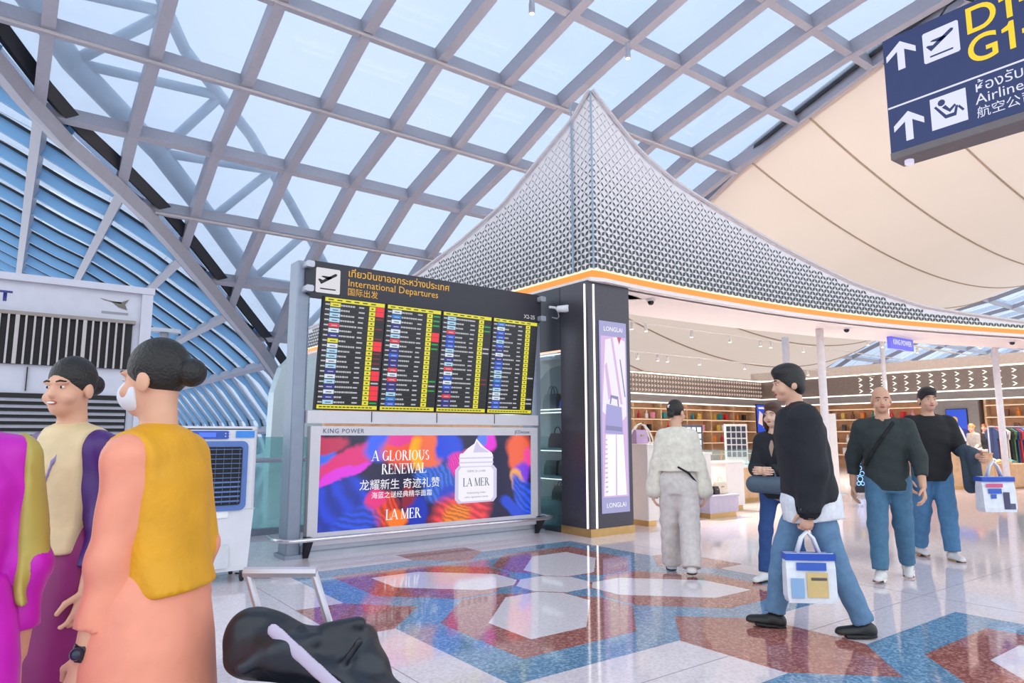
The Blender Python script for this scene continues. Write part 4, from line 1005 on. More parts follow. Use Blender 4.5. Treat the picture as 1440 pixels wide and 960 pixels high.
table('display_block', 'white lacquered display block beside the lilac plinth', 'display block', (10.25, 7.5, 0), (.5, .4, .82), CREAM)
jc = thing('jewellery_counter', 'oak jewellery counter with a glass showcase on top', 'counter', (11.9, 8.42, 0))
MB().rbox((0, 0, .36), (2.0, .7, .58), .05).build('counter_body', WOOD, jc); MB().bbox((-.95, -.32, 0), (.95, .32, .08)).build('plinth', GOLD, jc)
MB().rbox((0, 0, .67), (2.06, .76, .04), .04).build('counter_top', CREAM, jc)
MB().bbox((-1, -.36, .69), (1, .36, .97)).build('showcase_glass', VG, jc)
MB().bbox((-1.02, -.38, .97), (1.02, .38, .99)).build('showcase_top', VG, jc)
for x in (-.99, 0, .99): MB().bbox((x-.01, -.37, .69), (x+.01, -.35, .99)).build('showcase_edge', GOLD, jc)
rs = random.Random(5)
for k in range(26):
    x, y = 11.9-.9+.07*k, 8.42+rs.uniform(-.25, .2)
    o = MB().lathe([(.0, 0), (.035, 0), (.03, .03), (.012, .05), (.016, .06), (0, .065)], seg=8).build('jewel_stand', M('jewel white', 'e9e6ea', .25) if k % 3 else M('jewel gold', 'd9b46a', .25, .6), loc=(x, y, .692)); tag(o, 'tiny jewellery stand inside the glass showcase', 'jewellery', 'jewellery stands in the showcase')
def rack(name, label, loc, w, h, mat, rz, cards):
    t = thing(name, label, 'display rack', loc, rz); MB().bbox((-w/2, -.03, .1), (w/2, .03, h)).build('board', mat, t); MB().bbox((-w/2, -.2, 0), (w/2, .2, .1)).build('base', mat, t)
    for i in range(4):
        for j in range(5): MB().bbox((-w/2+.03+i*(w-.04)/4, -.045, h-.16-j*.14), (-w/2+.03+i*(w-.04)/4+(w/4-.04), -.03, h-.05-j*.14)).build('card', cards, t)
rack('card_rack', 'white rack of small dark cards behind the jewellery counter', (13.2, 9.35, 0), .5, 1.52, CREAM, -.6, LN)
rack('card_rack', 'dark rack of pale cards left of the white rack', (12.35, 9.9, 0), .5, 1.5, M('rack charcoal', '3b4252', .5), -.6, M('card pale', 'c6d2dc', .5))
ns = thing('neon_stand', 'black upright shop display with blue neon loops', 'display stand', (15.65, 7.9, 0), -.65)
MB().bbox((-.15, -.06, 0), (.15, .06, 1.02)).build('stand_body', BLK, ns)
NEO = EM('neon blue', '7fb4ff', 2)
for (x, z, r) in ((0, .3, .06), (-.05, .42, .05), (.05, .42, .05), (0, .54, .05), (.0, .66, .035), (-.04, .2, .04), (.05, .2, .04)):
    MB().tube([(x+r*math.cos(k*.6283), -.066, z+r*math.sin(k*.6283)) for k in range(11)], .008, 5).build('neon_loop', NEO, ns)
MB().bbox((-.05, -.064, .88), (.05, -.06, .95)).build('yellow_mark', EM('sign glow yellow'), ns)
ip = thing('info_panel', 'plain white standing panel near the neon display', 'display panel', (14.9, 8.05, 0), -.6)
MB().bbox((-.1, -.02, .02), (.1, .02, 1.75)).build('panel', CREAM, ip); MB().bbox((-.16, -.12, 0), (.16, .12, .02)).build('foot', ALU, ip)
t1 = table('scarf_table', 'tall oak display table with folded scarves on top', 'table', (18.75, 6.75, 0), (.75, .7, .85), WOOD)
t2 = thing('scarf_table', 'low oak display unit with open end shelf of scarves', 'table', (20.3, 6.6, 0))
MB().rbox((-.1, 0, .31), (1.1, .9, .54), .02).build('body', WOOD, t2); MB().bbox((-.6, -.42, 0), (.62, .42, .05)).build('plinth', GOLD, t2)
for z in (.08, .3, .56): MB().bbox((.45, -.45, z-.02), (.72, .45, z)).build('end_shelf', WOOD, t2)
MB().bbox((.45, .42, .06), (.72, .45, .58)).build('end_panel', WOOD, t2)
SC = [M('scarf '+c, c, .8, bump=.3) for c in ('c8543a', 'd8d0c4', '4a6a9a', 'c83a44', 'e0b878', '5a8a8a', '8a5a7a', 'e8e0d8')]
SCN = ['rust', 'ivory', 'blue', 'red', 'sand', 'sea green', 'plum', 'white']
rs = random.Random(9)
for k in range(8):
    m = MB(); w, d = .3, .26; V = []; nx2 = 7
    for i in range(nx2+1):
        for j in range(nx2+1): V.append(((i/nx2-.5)*w, (j/nx2-.5)*d, .03+.03*math.sin(i*1.3+k)*math.cos(j*1.1)+.05*(1-((i/nx2-.5)**2+(j/nx2-.5)**2)*2.5)))
    n = len(V); V += [(x, y, 0) for x, y, z in V]
    F = [(i*(nx2+1)+j, i*(nx2+1)+j+1, (i+1)*(nx2+1)+j+1, (i+1)*(nx2+1)+j) for i in range(nx2) for j in range(nx2)]
    F += [tuple(n+q for q in f[::-1]) for f in F]
    for i in range(nx2):
        for a, b in ((i, i+1), (n-nx2-1+i, n-nx2+i)): F.append((a, b, n+b, n+a))
        for a, b in ((i*(nx2+1), (i+1)*(nx2+1)), (i*(nx2+1)+nx2, (i+1)*(nx2+1)+nx2)): F.append((a, b, n+b, n+a))
    onlow = k >= 4
    x, y, z = ((20.0+.34*((k-4) % 2)-.1, 6.45+.34*((k-4)//2), .60) if onlow else (18.58+.36*(k % 2), 6.6+.34*(k//2), .872))
    o = m.add(V, F).build('scarf', SC[k], smooth=True, loc=(x, y, z)); tag(o, f'loosely folded {SCN[k]} scarf on the '+('low oak unit' if onlow else 'tall oak table'), 'scarf')
cr = thing('clothes_rail', 'steel clothes rail carrying patterned garments', 'clothes rail', (22.3, 6.9, 0), -.3)
for x in (-1, 1): MB().tube([(x, 0, 0), (x, 0, 1.5)], .02, 8).build('upright', ALU, cr)
MB().tube([(-1, 0, 1.5), (1, 0, 1.5)], .02, 8).build('rail', ALU, cr); MB().bbox((-1.05, -.2, 0), (1.05, .2, .04)).build('foot', ALU, cr)
GC = [('navy', '24365e'), ('red', 'b83a3a'), ('blue', '2f62b8'), ('cream', 'ded2c0'), ('black', '202024'), ('green', '4a6a4a')]
R_ = Matrix.Rotation(-.3, 3, 'Z')
for k in range(14):
    c = GC[k % 6]; p = R_ @ Vector((-.85+.13*k, 0, 0))
    o = MB().prism([(-.06, 0), (.06, 0), (.2, -.1), (.17, -.32), (.13, -.26), (.15, -.95), (-.15, -.95), (-.13, -.26), (-.17, -.32), (-.2, -.1)], lambda u, v, w: (w, u, v), -.025, .025).build('garment', M('garment '+c[0], c[1], .8), loc=(22.3+p.x, 6.9+p.y, 1.47), rz=-.3)
    tag(o, f'{c[0]} garment hanging on the steel clothes rail', 'garment', f'{c[0]} garments on the rail')
# ================================================================== PEOPLE (distance fields meshed by surface nets)
def smin(a, b, k):
    h = np.clip(.5+.5*(b-a)/k, 0, 1); return b*(1-h)+a*h-k*h*(1-h)
class SDF:
    """list of primitives blended on a grid; each prim = (fn, lo, hi, k, op)"""
    def __init__(s): s.p = []; s.cuts = []
    def cap(s, a, b, ra, rb, k=.02, flat=None, f=1.0, op='u'):
        a, b = np.array(a, float), np.array(b, float); ab = b-a; L2 = ab@ab+1e-9; n = None if flat is None else np.array(flat, float)/np.linalg.norm(flat)
        def fn(P):
            q = P-a; t = np.clip(q@ab/L2, 0, 1); v = q-t[..., None]*ab
            if n is not None: v = v+(v@n)[..., None]*n*(1/f-1)
            return np.sqrt((v*v).sum(-1))-(ra+(rb-ra)*t)
        r = max(ra, rb); s.p.append((fn, np.minimum(a, b)-r, np.maximum(a, b)+r, k, op)); return s
    def ell(s, c, r, R=None, k=.02, op='u'):
        c, r = np.array(c, float), np.array(r, float); Rm = np.eye(3) if R is None else np.array(R)
        def fn(P):
            q = (P-c)@Rm; return (np.sqrt(((q/r)**2).sum(-1))-1)*r.min()
        m = r.max(); s.p.append((fn, c-m, c+m, k, op)); return s
    def loft(s, o, R, zs, w, d, cy=None, k=.03, pw=2.4, grow=0):
        """upright body section: half widths w and half depths d at heights zs, in the frame (o,R)"""
        o = np.array(o, float); Rm = np.array(R); zs = np.array(zs, float); w = np.array(w, float)+grow; d = np.array(d, float)+grow; cy = np.zeros(len(zs)) if cy is None else np.array(cy, float)
        def fn(P):
            q = (P-o)@Rm; z = np.clip(q[..., 2], zs[0], zs[-1]); a = np.interp(z, zs, w); b = np.interp(z, zs, d); y = q[..., 1]-np.interp(z, zs, cy)
            e = ((np.abs(q[..., 0])/a)**pw+(np.abs(y)/b)**pw)**(1/pw); dr = (e-1)*np.minimum(a, b); dz = np.maximum(zs[0]-q[..., 2], q[..., 2]-zs[-1])
            return np.where(dz > 0, np.sqrt(np.maximum(dr, 0)**2+dz**2), np.maximum(dr, dz))
        R_ = w.max()+d.max()*.3; ext = np.array([R_, R_, 0]); pts = [o+Rm@np.array([x, y, z]) for x in (-R_, R_) for y in (-R_, R_) for z in (zs[0], zs[-1])]
        s.p.append((fn, np.min(pts, 0), np.max(pts, 0), k, 'u')); return s
    def cut(s, fn): s.cuts.append(fn); return s                      # keep where fn(P) <= 0
    def mesh(s, h, lo=None, hi=None, wr=0):
        if lo is None:
            lo = np.min([p[1] for p in s.p if p[4] == 'u'], 0)-.03; hi = np.max([p[2] for p in s.p if p[4] == 'u'], 0)+.03
        lo, hi = np.array(lo, float), np.array(hi, float); n = np.ceil((hi-lo)/h).astype(int)+1
        D = np.full(n, .25); ax = [lo[i]+h*np.arange(n[i]) for i in range(3)]
        for fn, a, b, k, op in s.p:
            m = .05
            i0 = np.maximum(np.floor((a-m-lo)/h).astype(int), 0); i1 = np.minimum(np.ceil((b+m-lo)/h).astype(int)+1, n)
            if (i1 <= i0).any(): continue
            sl = tuple(slice(x, y) for x, y in zip(i0, i1)); G = np.stack(np.meshgrid(*[ax[i][sl[i]] for i in range(3)], indexing='ij'), -1)
            v = fn(G)
            D[sl] = smin(D[sl], v, k) if op == 'u' else np.maximum(D[sl], -v)
        if wr:
            x, y, z = np.meshgrid(*ax, indexing='ij')
            D = D+wr*(np.sin(34*z+2.5*np.sin(9*x+4*z)+14*y)+.7*np.sin(52*z-21*x+3*np.sin(11*y)))
        if s.cuts:
            G = np.stack(np.meshgrid(*ax, indexing='ij'), -1)
            for c in s.cuts: D = np.maximum(D, c(G))
        return surfnet(D, lo, h)
def surfnet(D, lo, h):
    ins = D < 0; n = D.shape
    c = np.zeros(tuple(x-1 for x in n), int)
    corners = [(i, j, k) for i in (0, 1) for j in (0, 1) for k in (0, 1)]
    sub = lambda A, o: A[o[0]:n[0]-1+o[0], o[1]:n[1]-1+o[1], o[2]:n[2]-1+o[2]]
    for o in corners: c += sub(ins, o)
    act = (c > 0) & (c < 8); idx = -np.ones(act.shape, int); cells = np.argwhere(act); idx[act] = np.arange(len(cells))
    if len(cells) == 0: return np.zeros((0, 3)), []
    acc = np.zeros((len(cells), 3)); cnt = np.zeros(len(cells))
    for a in corners:
        for ax in range(3):
            if a[ax]: continue
            b = list(a); b[ax] = 1
            va = D[cells[:, 0]+a[0], cells[:, 1]+a[1], cells[:, 2]+a[2]]; vb = D[cells[:, 0]+b[0], cells[:, 1]+b[1], cells[:, 2]+b[2]]
            m = (va < 0) != (vb < 0); t = np.where(m, va/np.where(m, va-vb, 1), 0)
            p = np.array(a, float)[None].repeat(len(cells), 0); p[:, ax] = t
            acc[m] += p[m]; cnt[m] += 1
    V = (cells+acc/cnt[:, None])*h+lo; F = []
    for ax in range(3):
        u, v = (ax+1) % 3, (ax+2) % 3
        a = ins.take(range(0, n[ax]-1), ax); b = ins.take(range(1, n[ax]), ax); e = np.argwhere(a != b)
        e = e[(e[:, u] > 0) & (e[:, v] > 0) & (e[:, u] < n[u]-1) & (e[:, v] < n[v]-1)]
        q = []
        for du, dv in ((1, 1), (0, 1), (0, 0), (1, 0)):
            g = e.copy(); g[:, u] -= du; g[:, v] -= dv; q.append(idx[g[:, 0], g[:, 1], g[:, 2]])
        q = np.stack(q, 1); fl = ~ins[e[:, 0], e[:, 1], e[:, 2]]; q[fl] = q[fl][:, ::-1]
        F.append(q[(q >= 0).all(1)])
    return V, np.concatenate(F)
def skinmesh(name, parts, mat, parent):
    """one smooth mesh object out of meshed fields"""
    Vs, Fs, o = [], [], 0
    for V, F in parts:
        if len(V): Vs.append(V); Fs.append(np.array(F)+o); o += len(V)
    if not Vs: return None
    V, F = np.concatenate(Vs), np.concatenate(Fs)
    me = bpy.data.meshes.new(name); me.from_pydata(V.tolist(), [], F.tolist()); me.materials.append(mat)
    me.polygons.foreach_set('use_smooth', [True]*len(F)); me.update()
    ob = bpy.data.objects.new(name, me); COL.objects.link(ob); ob.parent = parent
    return ob
def rotx(a): c, s = math.cos(a), math.sin(a); return np.array([[1, 0, 0], [0, c, -s], [0, s, c]])
def rotz(a): c, s = math.cos(a), math.sin(a); return np.array([[c, -s, 0], [s, c, 0], [0, 0, 1]])
class Person:
    """facing +Y; arms/legs: dict per side (-1 left, 1 right)"""
    def __init__(s, label, loc, head_dir, H, fem=False, lean=4, hyaw=0, hpitch=0, legs=None, arms=None, skin='d9a588', near=False, bulk=1.0):
        s.H = H; s.fem = fem; s.bulk = bulk; s.near = near
        s.t = thing('person', label, 'person', (loc[0], loc[1], 0), math.atan2(head_dir[1], head_dir[0])-math.pi/2)
        D = math.radians; s.legs = {}; s.arms = {}
        for sd in (-1, 1):
            a, kn, fp = legs[sd]; a, kn, fp = D(a), D(kn), D(fp)
            hip = np.array([sd*.052*H, 0, .525*H]); knee = hip+.245*H*np.array([sd*.01, math.sin(a), -math.cos(a)])
            ank = knee+.238*H*np.array([0, math.sin(a-kn), -math.cos(a-kn)]); f = np.array([sd*.08, math.cos(fp), math.sin(fp)]); f /= np.linalg.norm(f)
            s.legs[sd] = [hip, knee, ank, f]
        def sole(L):
            u = np.cross(np.array([1, 0, 0]), L[3]); return min((L[2]-u*.042*H-L[3]*.045*H)[2], (L[2]-u*.042*H+L[3]*.1*H)[2])
        dz = -min(sole(s.legs[-1]), sole(s.legs[1]))
        for sd in (-1, 1):
            for i in range(3): s.legs[sd][i] = s.legs[sd][i]+np.array([0, 0, dz])
        s.o = np.array([0, 0, .525*H+dz]); s.R = rotx(-D(lean)); s.W = lambda p: s.o+s.R@np.array(p)
        sw = (.086 if fem else .102)*H*bulk**.5; s.sw = sw
        for sd in (-1, 1):
            p, ab, el, inn = [D(x) for x in arms[sd][:4]]
            S_ = s.W((sd*sw, 0, .268*H)); d = np.array([sd*math.sin(ab), math.sin(p)*math.cos(ab), -math.cos(p)*math.cos(ab)]); E = S_+.172*H*(s.R@d)
            d2 = np.array([-sd*math.sin(inn), math.sin(p+el)*math.cos(inn), -math.cos(p+el)*math.cos(inn)]); d2 = s.R@d2; Wr = E+.15*H*d2
            s.arms[sd] = [S_, E, Wr, d2, arms[sd][4] if len(arms[sd]) > 4 else 25]
        s.Rh = s.R@rotz(D(hyaw))@rotx(-D(hpitch)); s.hc = s.W((0, .012*H, .41*H)); s.hd = lambda p: s.hc+s.Rh@(np.array(p)*H)
        s.skin = M('skin '+skin, skin, .5, noise=.04, nscale=20)
        z = [-.07, -.02, .03, .09, .16, .23, .275, .3, .315]
        if fem: w = [.072, .09, .086, .068, .075, .082, .07, .046, .033]; d = [.06, .068, .06, .05, .06, .058, .046, .038, .032]
        else: w = [.075, .086, .085, .082, .09, .097, .082, .054, .035]; d = [.058, .062, .06, .058, .064, .062, .05, .042, .036]
        s.tz = [q*H for q in z]; s.tw = [q*H*bulk for q in w]; s.td = [q*H*bulk for q in d]
        s.body()
    def armcaps(s, f, g, to=1.0, sides=(-1, 1), k=.03, flare=0):
        H = s.H; b = s.bulk
        for sd in sides:
            S_, E, Wr, d2, _ = s.arms[sd]
            r0 = (.0265 if s.fem else .031)*H*b+g; f.cap(S_, E, r0, (.021 if s.fem else .024)*H*b+g, k)
            f.cap(s.W((0, 0, .297*H)), s.W((sd*s.sw*.85, 0, .272*H)), .02*H+g, .024*H+g, .04)
            if to > .5: f.cap(E, E+(Wr-E)*min(1, (to-.5)*2), (.021 if s.fem else .024)*H*b+g, .017*H+g+flare, k)
    def legcaps(s, f, g, k=.03, ank=.02, knee=.028, hipr=.045, sides=(-1, 1)):
        H = s.H
        for sd in sides:
            h, kn, an, _ = s.legs[sd]; f.cap(h, kn, hipr*H*s.bulk+g, knee*H+g, k); f.cap(kn, an, knee*H+g, ank*H+g, k)
    def body(s):
        H = s.H; f = SDF(); f.loft(s.o, s.R, s.tz, s.tw, s.td, k=.03); s.armcaps(f, 0); s.legcaps(f, 0)
        for sd in (-1, 1):
            h, kn, an, ft = s.legs[sd]; u = np.cross([1, 0, 0], ft); f.cap(an-ft*.02*H-u*.015*H, an+ft*.09*H-u*.028*H, .02*H, .014*H, .02)
        f.cap(s.W((0, 0, .29*H)), s.hd((0, -.01, -.045)), .033*H, .03*H, .03)
        parts = [f.mesh(.014)]
        g = SDF(); A = lambda c, r, k=.012, op='u': g.ell(s.hd(c), np.array(r)*H, s.Rh, k, op)
        A((0, -.006, .018), (.0445, .054, .056)); A((0, .012, -.018), (.036, .042, .05)); A((0, .03, -.045), (.02, .02, .018), .015)
        g.cap(s.hd((0, -.012, -.04)), s.W((0, 0, .3*H)), .03*H, .034*H, .02)
        g.cap(s.hd((0, .048, .004)), s.hd((0, .0565, -.0155)), .005*H, .0075*H, .01); 
        for sd in (-1, 1):
            A((sd*.0455, -.008, -.006), (.006, .013, .019), .006); A((sd*.018, .056, .002), (.012, .008, .008), .01, 'd'); A((sd*.026, .034, -.022), (.014, .014, .014), .014)
            g.cap(s.hd((sd*.007, .05, .014)), s.hd((sd*.03, .044, .014)), .005*H, .004*H, .01)
        parts.append(g.mesh(.0055 if s.near else .0075))
        for sd in (-1, 1):
            S_, E, Wr, d2, curl = s.arms[sd]; q = SDF(); d2 = d2/np.linalg.norm(d2)
            nrm = s.R@np.array([-sd, 0, 0.]); nrm = nrm-d2*(nrm@d2); nrm /= np.linalg.norm(nrm); side = np.cross(d2, nrm); side = side if side@(s.R@np.array([0, 1, 0])) > 0 else -side
            q.cap(E+(Wr-E)*.6, Wr, .02*H, .0165*H, .01); q.cap(Wr, Wr+d2*.05*H, .0165*H, .023*H, .012, nrm, .5)
            for i, L in enumerate((.04, .047, .044, .034)):
                p = Wr+d2*.055*H+side*(.018-.012*i)*H; a = 0; dirv = d2
                for j, fr in enumerate((.45, .32, .25)):
                    a += math.radians(curl*(.8 if j == 0 else 1)); dirv = d2*math.cos(a)+nrm*math.sin(a); p2 = p+dirv*L*fr*H*1.25; q.cap(p, p2, (.0058-.0005*j)*H, (.0054-.0005*j)*H, .003); p = p2
            p = Wr+d2*.018*H+side*.016*H; m1 = p+(d2*.6+side*.65+nrm*.35)*.03*H; q.cap(p, m1, .008*H, .0068*H, .008); q.cap(m1, m1+(d2*.85+side*.2+nrm*.4)*.026*H, .0066*H, .0052*H, .004)
            parts.append(q.mesh(.0042 if s.near else .006))
        s.b = skinmesh('body', parts, s.skin, s.t)
        s.face()
    def face(s, lips='a8564e'):
        H = s.H; dk = M('eye dark', '1c1412', .2); wh = M('eye white', 'e6e0dc', .3); bw = M('brow', '2a2220', .8); lp = M('lips '+lips, lips, .45)
        for sd in (-1, 1):
            m = MB(); m.ball((0, 0, 0), (.0072*H, .0042*H, .003*H), 10); o = m.build('eye', wh, s.t, True); o.location = s.hd((sd*.0185, .0462, .003)); o.rotation_euler = Matrix(s.Rh.tolist()).to_euler()
            m = MB(); m.ball((0, 0, 0), (.0034*H, .0026*H, .0032*H), 8); o2 = m.build('iris', dk, o, True); o2.location = (0, .0028*H, 0)
            m = MB(); m.tube([Vector((sd*x*H, y*H, z*H)) for x, y, z in ((.008, .053, .0155), (.018, .0525, .0185), (.03, .046, .0155))], .0022*H, 6); o = m.build('eyebrow', bw, s.t, True); o.location = s.hc; o.rotation_euler = Matrix(s.Rh.tolist()).to_euler()
        m = MB(); m.ball((0, 0, 0), (.0135*H, .005*H, .0045*H), 10); o = m.build('mouth', lp, s.t, True); o.location = s.hd((0, .0535, -.0335)); o.rotation_euler = Matrix(s.Rh.tolist()).to_euler()
    def hair(s, kind, col='17130f'):
        H = s.H; f = SDF(); m = M('hair '+col, col, .45, noise=.15, nscale=40, bump=.5, bscale=120); A = lambda c, r, k=.012, op='u': f.ell(s.hd(c), np.array(r)*H, s.Rh, k, op)
        A((0, -.01, .024), (.049, .057, .058))
        if kind == 'bun': A((0, -.074, .012), (.027, .026, .027), .012)
        if kind == 'bunlow': A((0, -.066, -.012), (.022, .02, .022), .012)
        if kind == 'man': A((0, .01, .05), (.046, .046, .03), .02); A((0, -.028, -.008), (.044, .034, .042), .015); [A((sd*.043, -.006, .006), (.008, .022, .026), .012) for sd in (-1, 1)]
        if kind == 'short': A((0, .018, .052), (.044, .04, .026), .02); A((0, -.03, -.004), (.044, .034, .036), .015)
        if kind == 'bob': A((0, -.024, -.02), (.052, .044, .062), .02); [A((sd*.044, .004, -.03), (.015, .03, .055), .015) for sd in (-1, 1)]; A((0, .018, .056), (.04, .034, .02), .02)
        A((0, .07, -.018), (.046 if kind != 'bob' else .034, .052, .05 if kind != 'man' else .036), .01, 'd')
        if kind in ('short', 'bun', 'bunlow'): A((0, .02, -.075), (.07, .075, .05), .01, 'd')
        return skinmesh('hair', [f.mesh(.006)], m, s.t)
    def top(s, name, mat, grow=.014, hem=-.04, sleeve=1.0, neck=.04, box=0, flare=0, h=.011, vneck=0, sides=(-1, 1)):
        H = s.H; f = SDF(); g = grow
        w = [x+box*H*max(0, 1-max(0, z-.12*H)/(.15*H)) for x, z in zip(s.tw, s.tz)]
        zz = [hem*H]+[z for z in s.tz if z > hem*H+.01]; ww = [np.interp(hem*H, s.tz, w)]+[a for a, z in zip(w, s.tz) if z > hem*H+.01]; dd = [np.interp(hem*H, s.tz, s.td)+box*H*.6]+[a+box*H*.6*(1 if z < .12*H else 0) for a, z in zip(s.td, s.tz) if z > hem*H+.01]
        if hem < -.09: ww = [max(a, .094*H) if z < -.0 else a for a, z in zip(ww, zz)]; dd = [max(a, .082*H) if z < -.0 else a for a, z in zip(dd, zz)]
        f.loft(s.o, s.R, zz, ww, dd, grow=g, k=.03); s.armcaps(f, g, sleeve, sides, .035, flare)
        c = s.W((0, .01*H, .318*H)); f.ell(c, (neck*H, neck*H*1.1, neck*H*.75), s.R, .01, 'd')
        if vneck: f.cap(s.W((0, .08*H, .3*H)), s.W((0, .075*H, (.3-vneck)*H)), .03*H, .004*H, .01, op='d')
        o_, R_, hm = s.o, s.R, hem*H
        for sd in sides:
            S_, E, Wr, d2, _ = s.arms[sd]
            if sleeve >= .5:
                e = E+(Wr-E)*min(1, (sleeve-.5)*2); dd_ = (Wr-E)/np.linalg.norm(Wr-E)
                f.cut(lambda P, e=e, dd_=dd_: np.where(((P-e)**2).sum(-1) < .068**2, (P-e)@dd_, -1.0))
            else:
                e = S_+(E-S_)*sleeve*2; dd_ = (E-S_)/np.linalg.norm(E-S_)
                f.cut(lambda P, e=e, dd_=dd_: np.where(((P-e)**2).sum(-1) < .068**2, (P-e)@dd_, -1.0))
        return skinmesh(name, [f.mesh(h, wr=.0022)], mat, s.t)
    def trousers(s, mat, grow=.012, waist=.06, ank=.03, knee=.04, hipr=.05, h=.012, name='trousers', stop=.97):
        H = s.H; f = SDF(); k = [i for i, z in enumerate(s.tz) if z <= waist*H+.001]
        zz = [s.tz[i] for i in k]+[waist*H]; ww = [s.tw[i] for i in k]+[np.interp(waist*H, s.tz, s.tw)]; dd = [s.td[i] for i in k]+[np.interp(waist*H, s.tz, s.td)]
        f.loft(s.o, s.R, zz, ww, dd, grow=grow, k=.04)
        for sd in (-1, 1):
            a, b, c, _ = s.legs[sd]; c = b+(c-b)*stop; f.cap(a, b, hipr*H*s.bulk+grow*.5, knee*H+grow*.5, .04); f.cap(b, c, knee*H+grow*.5, ank*H+grow*.5, .02)
            d_ = (c-b)/np.linalg.norm(c-b); f.cut(lambda P, c=c, d_=d_: np.where(((P-c)**2).sum(-1) < .12**2, (P-c)@d_, -1.0))
        return skinmesh(name, [f.mesh(h, wr=.0026)], mat, s.t)
    def shoes(s, mat, sole, low=False):
        H = s.H
        for sd in (-1, 1):
            h, kn, an, ft = s.legs[sd]; x = np.array([1., 0, 0]); u = np.cross(x, ft); R = np.stack([np.cross(ft, u), ft, u], 1)
            f = SDF(); f.cap(an-u*.012*H, an-u*.022*H-ft*.012*H, .026*H, .026*H, .02); f.cap(an-ft*.012*H-u*.022*H, an+ft*.085*H-u*.03*H, .025*H, .021*H, .03)
            f.cut(lambda P, an=an, u=u: -((P-an)@u+.034*H)); 
            if low: f.cut(lambda P, an=an, u=u: ((P-an)@u+.002*H))
            o = skinmesh('shoe', [f.mesh(.008)], mat, s.t)
            f = SDF(); f.loft(an, R, [-.0425*H, -.032*H], [.03*H, .028*H], [.075*H, .072*H], cy=[.033*H, .033*H]); skinmesh('sole', [f.mesh(.006)], sole, o)
    def strap(s, name, mat, pts, r=.012, flat=.4):
        f = SDF(); P = [s.W(np.array(p)*s.H) for p in pts]
        for a, b in zip(P, P[1:]): f.cap(a, b, r, r, .01)
        return skinmesh(name, [f.mesh(.007)], mat, s.t)
def cloth(n, c='888888', **k): return M(n, c, .8, noise=.1, nscale=25, bump=.35, bscale=35, **k)
left, away = Vector((-RT.x, -RT.y)), Vector((FW.x, FW.y)).normalized()
def hd_(l, a): v = left*l+away*a; return (v.x, v.y)
DEN = cloth('blue denim', '48718f'); DEN2 = cloth('faded denim', '5f82a4'); DEND = cloth('dark denim', '27477e')
WSH = M('white sneaker', 'dcd8d6', .5); SOL = M('sole white', 'e6e2de', .5); BSH = M('black shoe', '17171a', .45); GSOL = M('sole gum', 'b08a68', .6)
# --- man in a black jacket
p = Person('man in a black bomber jacket and jeans striding with a shopping bag', (4.38, 2.55), hd_(1, .12), 1.77, lean=6, legs={-1: (-14, 8, 0), 1: (22, 12, 4)}, arms={-1: (2, 6, 12, 4, 45), 1: (-8, 8, 25, 5, 30)}, near=True, skin='d6a78e')
p.hair('man', '121010'); JB = cloth('black nylon', '191b24'); p.top('shirt_tail', cloth('white cotton', 'dfe2ea'), grow=.04, hem=-.1, sleeve=.2); p.top('jacket', JB, grow=.046, hem=-.035, neck=.037, box=.012)
p.trousers(DEN2, waist=.02, ank=.034); p.shoes(BSH, M('sole black', '101012', .6)); MAN = p
# --- bald man
p = Person('bald man in a dark green long-sleeved shirt and blue jeans walking', (6.5, 3.02), hd_(.55, -.85), 1.70, lean=3, hyaw=10, legs={-1: (-10, 14, -14), 1: (16, 8, 0)}, arms={-1: (12, 16, 14, -4, 25), 1: (-10, 18, 12, -4, 25)}, bulk=1.1, near=True, skin='d2a084')
p.top('shirt', cloth('bottle green knit', '2c3536'), grow=.022, hem=-.06, sleeve=.82, vneck=.045); p.trousers(DEN, waist=.0, ank=.036, knee=.046); p.shoes(WSH, SOL)
p.strap('crossbody_strap', cloth('strap black', '16171a'), [(-.05, .055, .292), (.0, .088, .22), (.07, .082, .12), (.096, .05, .07)], .016)
# --- man in a black t-shirt
p = Person('man in a black t-shirt and torn light jeans carrying a folded jacket', (7.98, 3.25), hd_(.12, -1), 1.77, lean=2, legs={-1: (9, 4, 0), 1: (-8, 8, 0)}, arms={-1: (18, 14, 62, -8, 50), 1: (-2, 10, 10, 0, 25)}, bulk=1.14, near=True, skin='d2a188')
p.hair('short', '151210'); p.top('t_shirt', cloth('black cotton', '15161a'), grow=.024, hem=-.07, sleeve=.44, neck=.036); p.trousers(cloth('torn denim', '4c7aa2'), waist=-.01, ank=.038, knee=.048); p.shoes(WSH, GSOL); TEE = p
# --- woman with a grey handbag
p = Person('woman in a black coat with auburn bob and folded hands', (5.72, 3.62), hd_(.7, -.7), 1.58, True, lean=2, hyaw=-5, legs={-1: (-14, 8, 0), 1: (18, 6, 0)}, arms={-1: (12, 10, 80, 38, 40), 1: (12, 10, 80, 38, 40)}, near=True, skin='dcb49c')
p.hair('bob', '4a2a22'); p.top('blouse', cloth('beige knit', 'a88e7e'), grow=.012, hem=-.07, sleeve=.2); 
c_ = p.top('coat', cloth('black coat', '1a1d24'), grow=.026, hem=-.06, sleeve=.98, vneck=.16); p.trousers(DEND, waist=0, ank=.026, knee=.034); p.shoes(WSH, M('sole black')); PUR = p
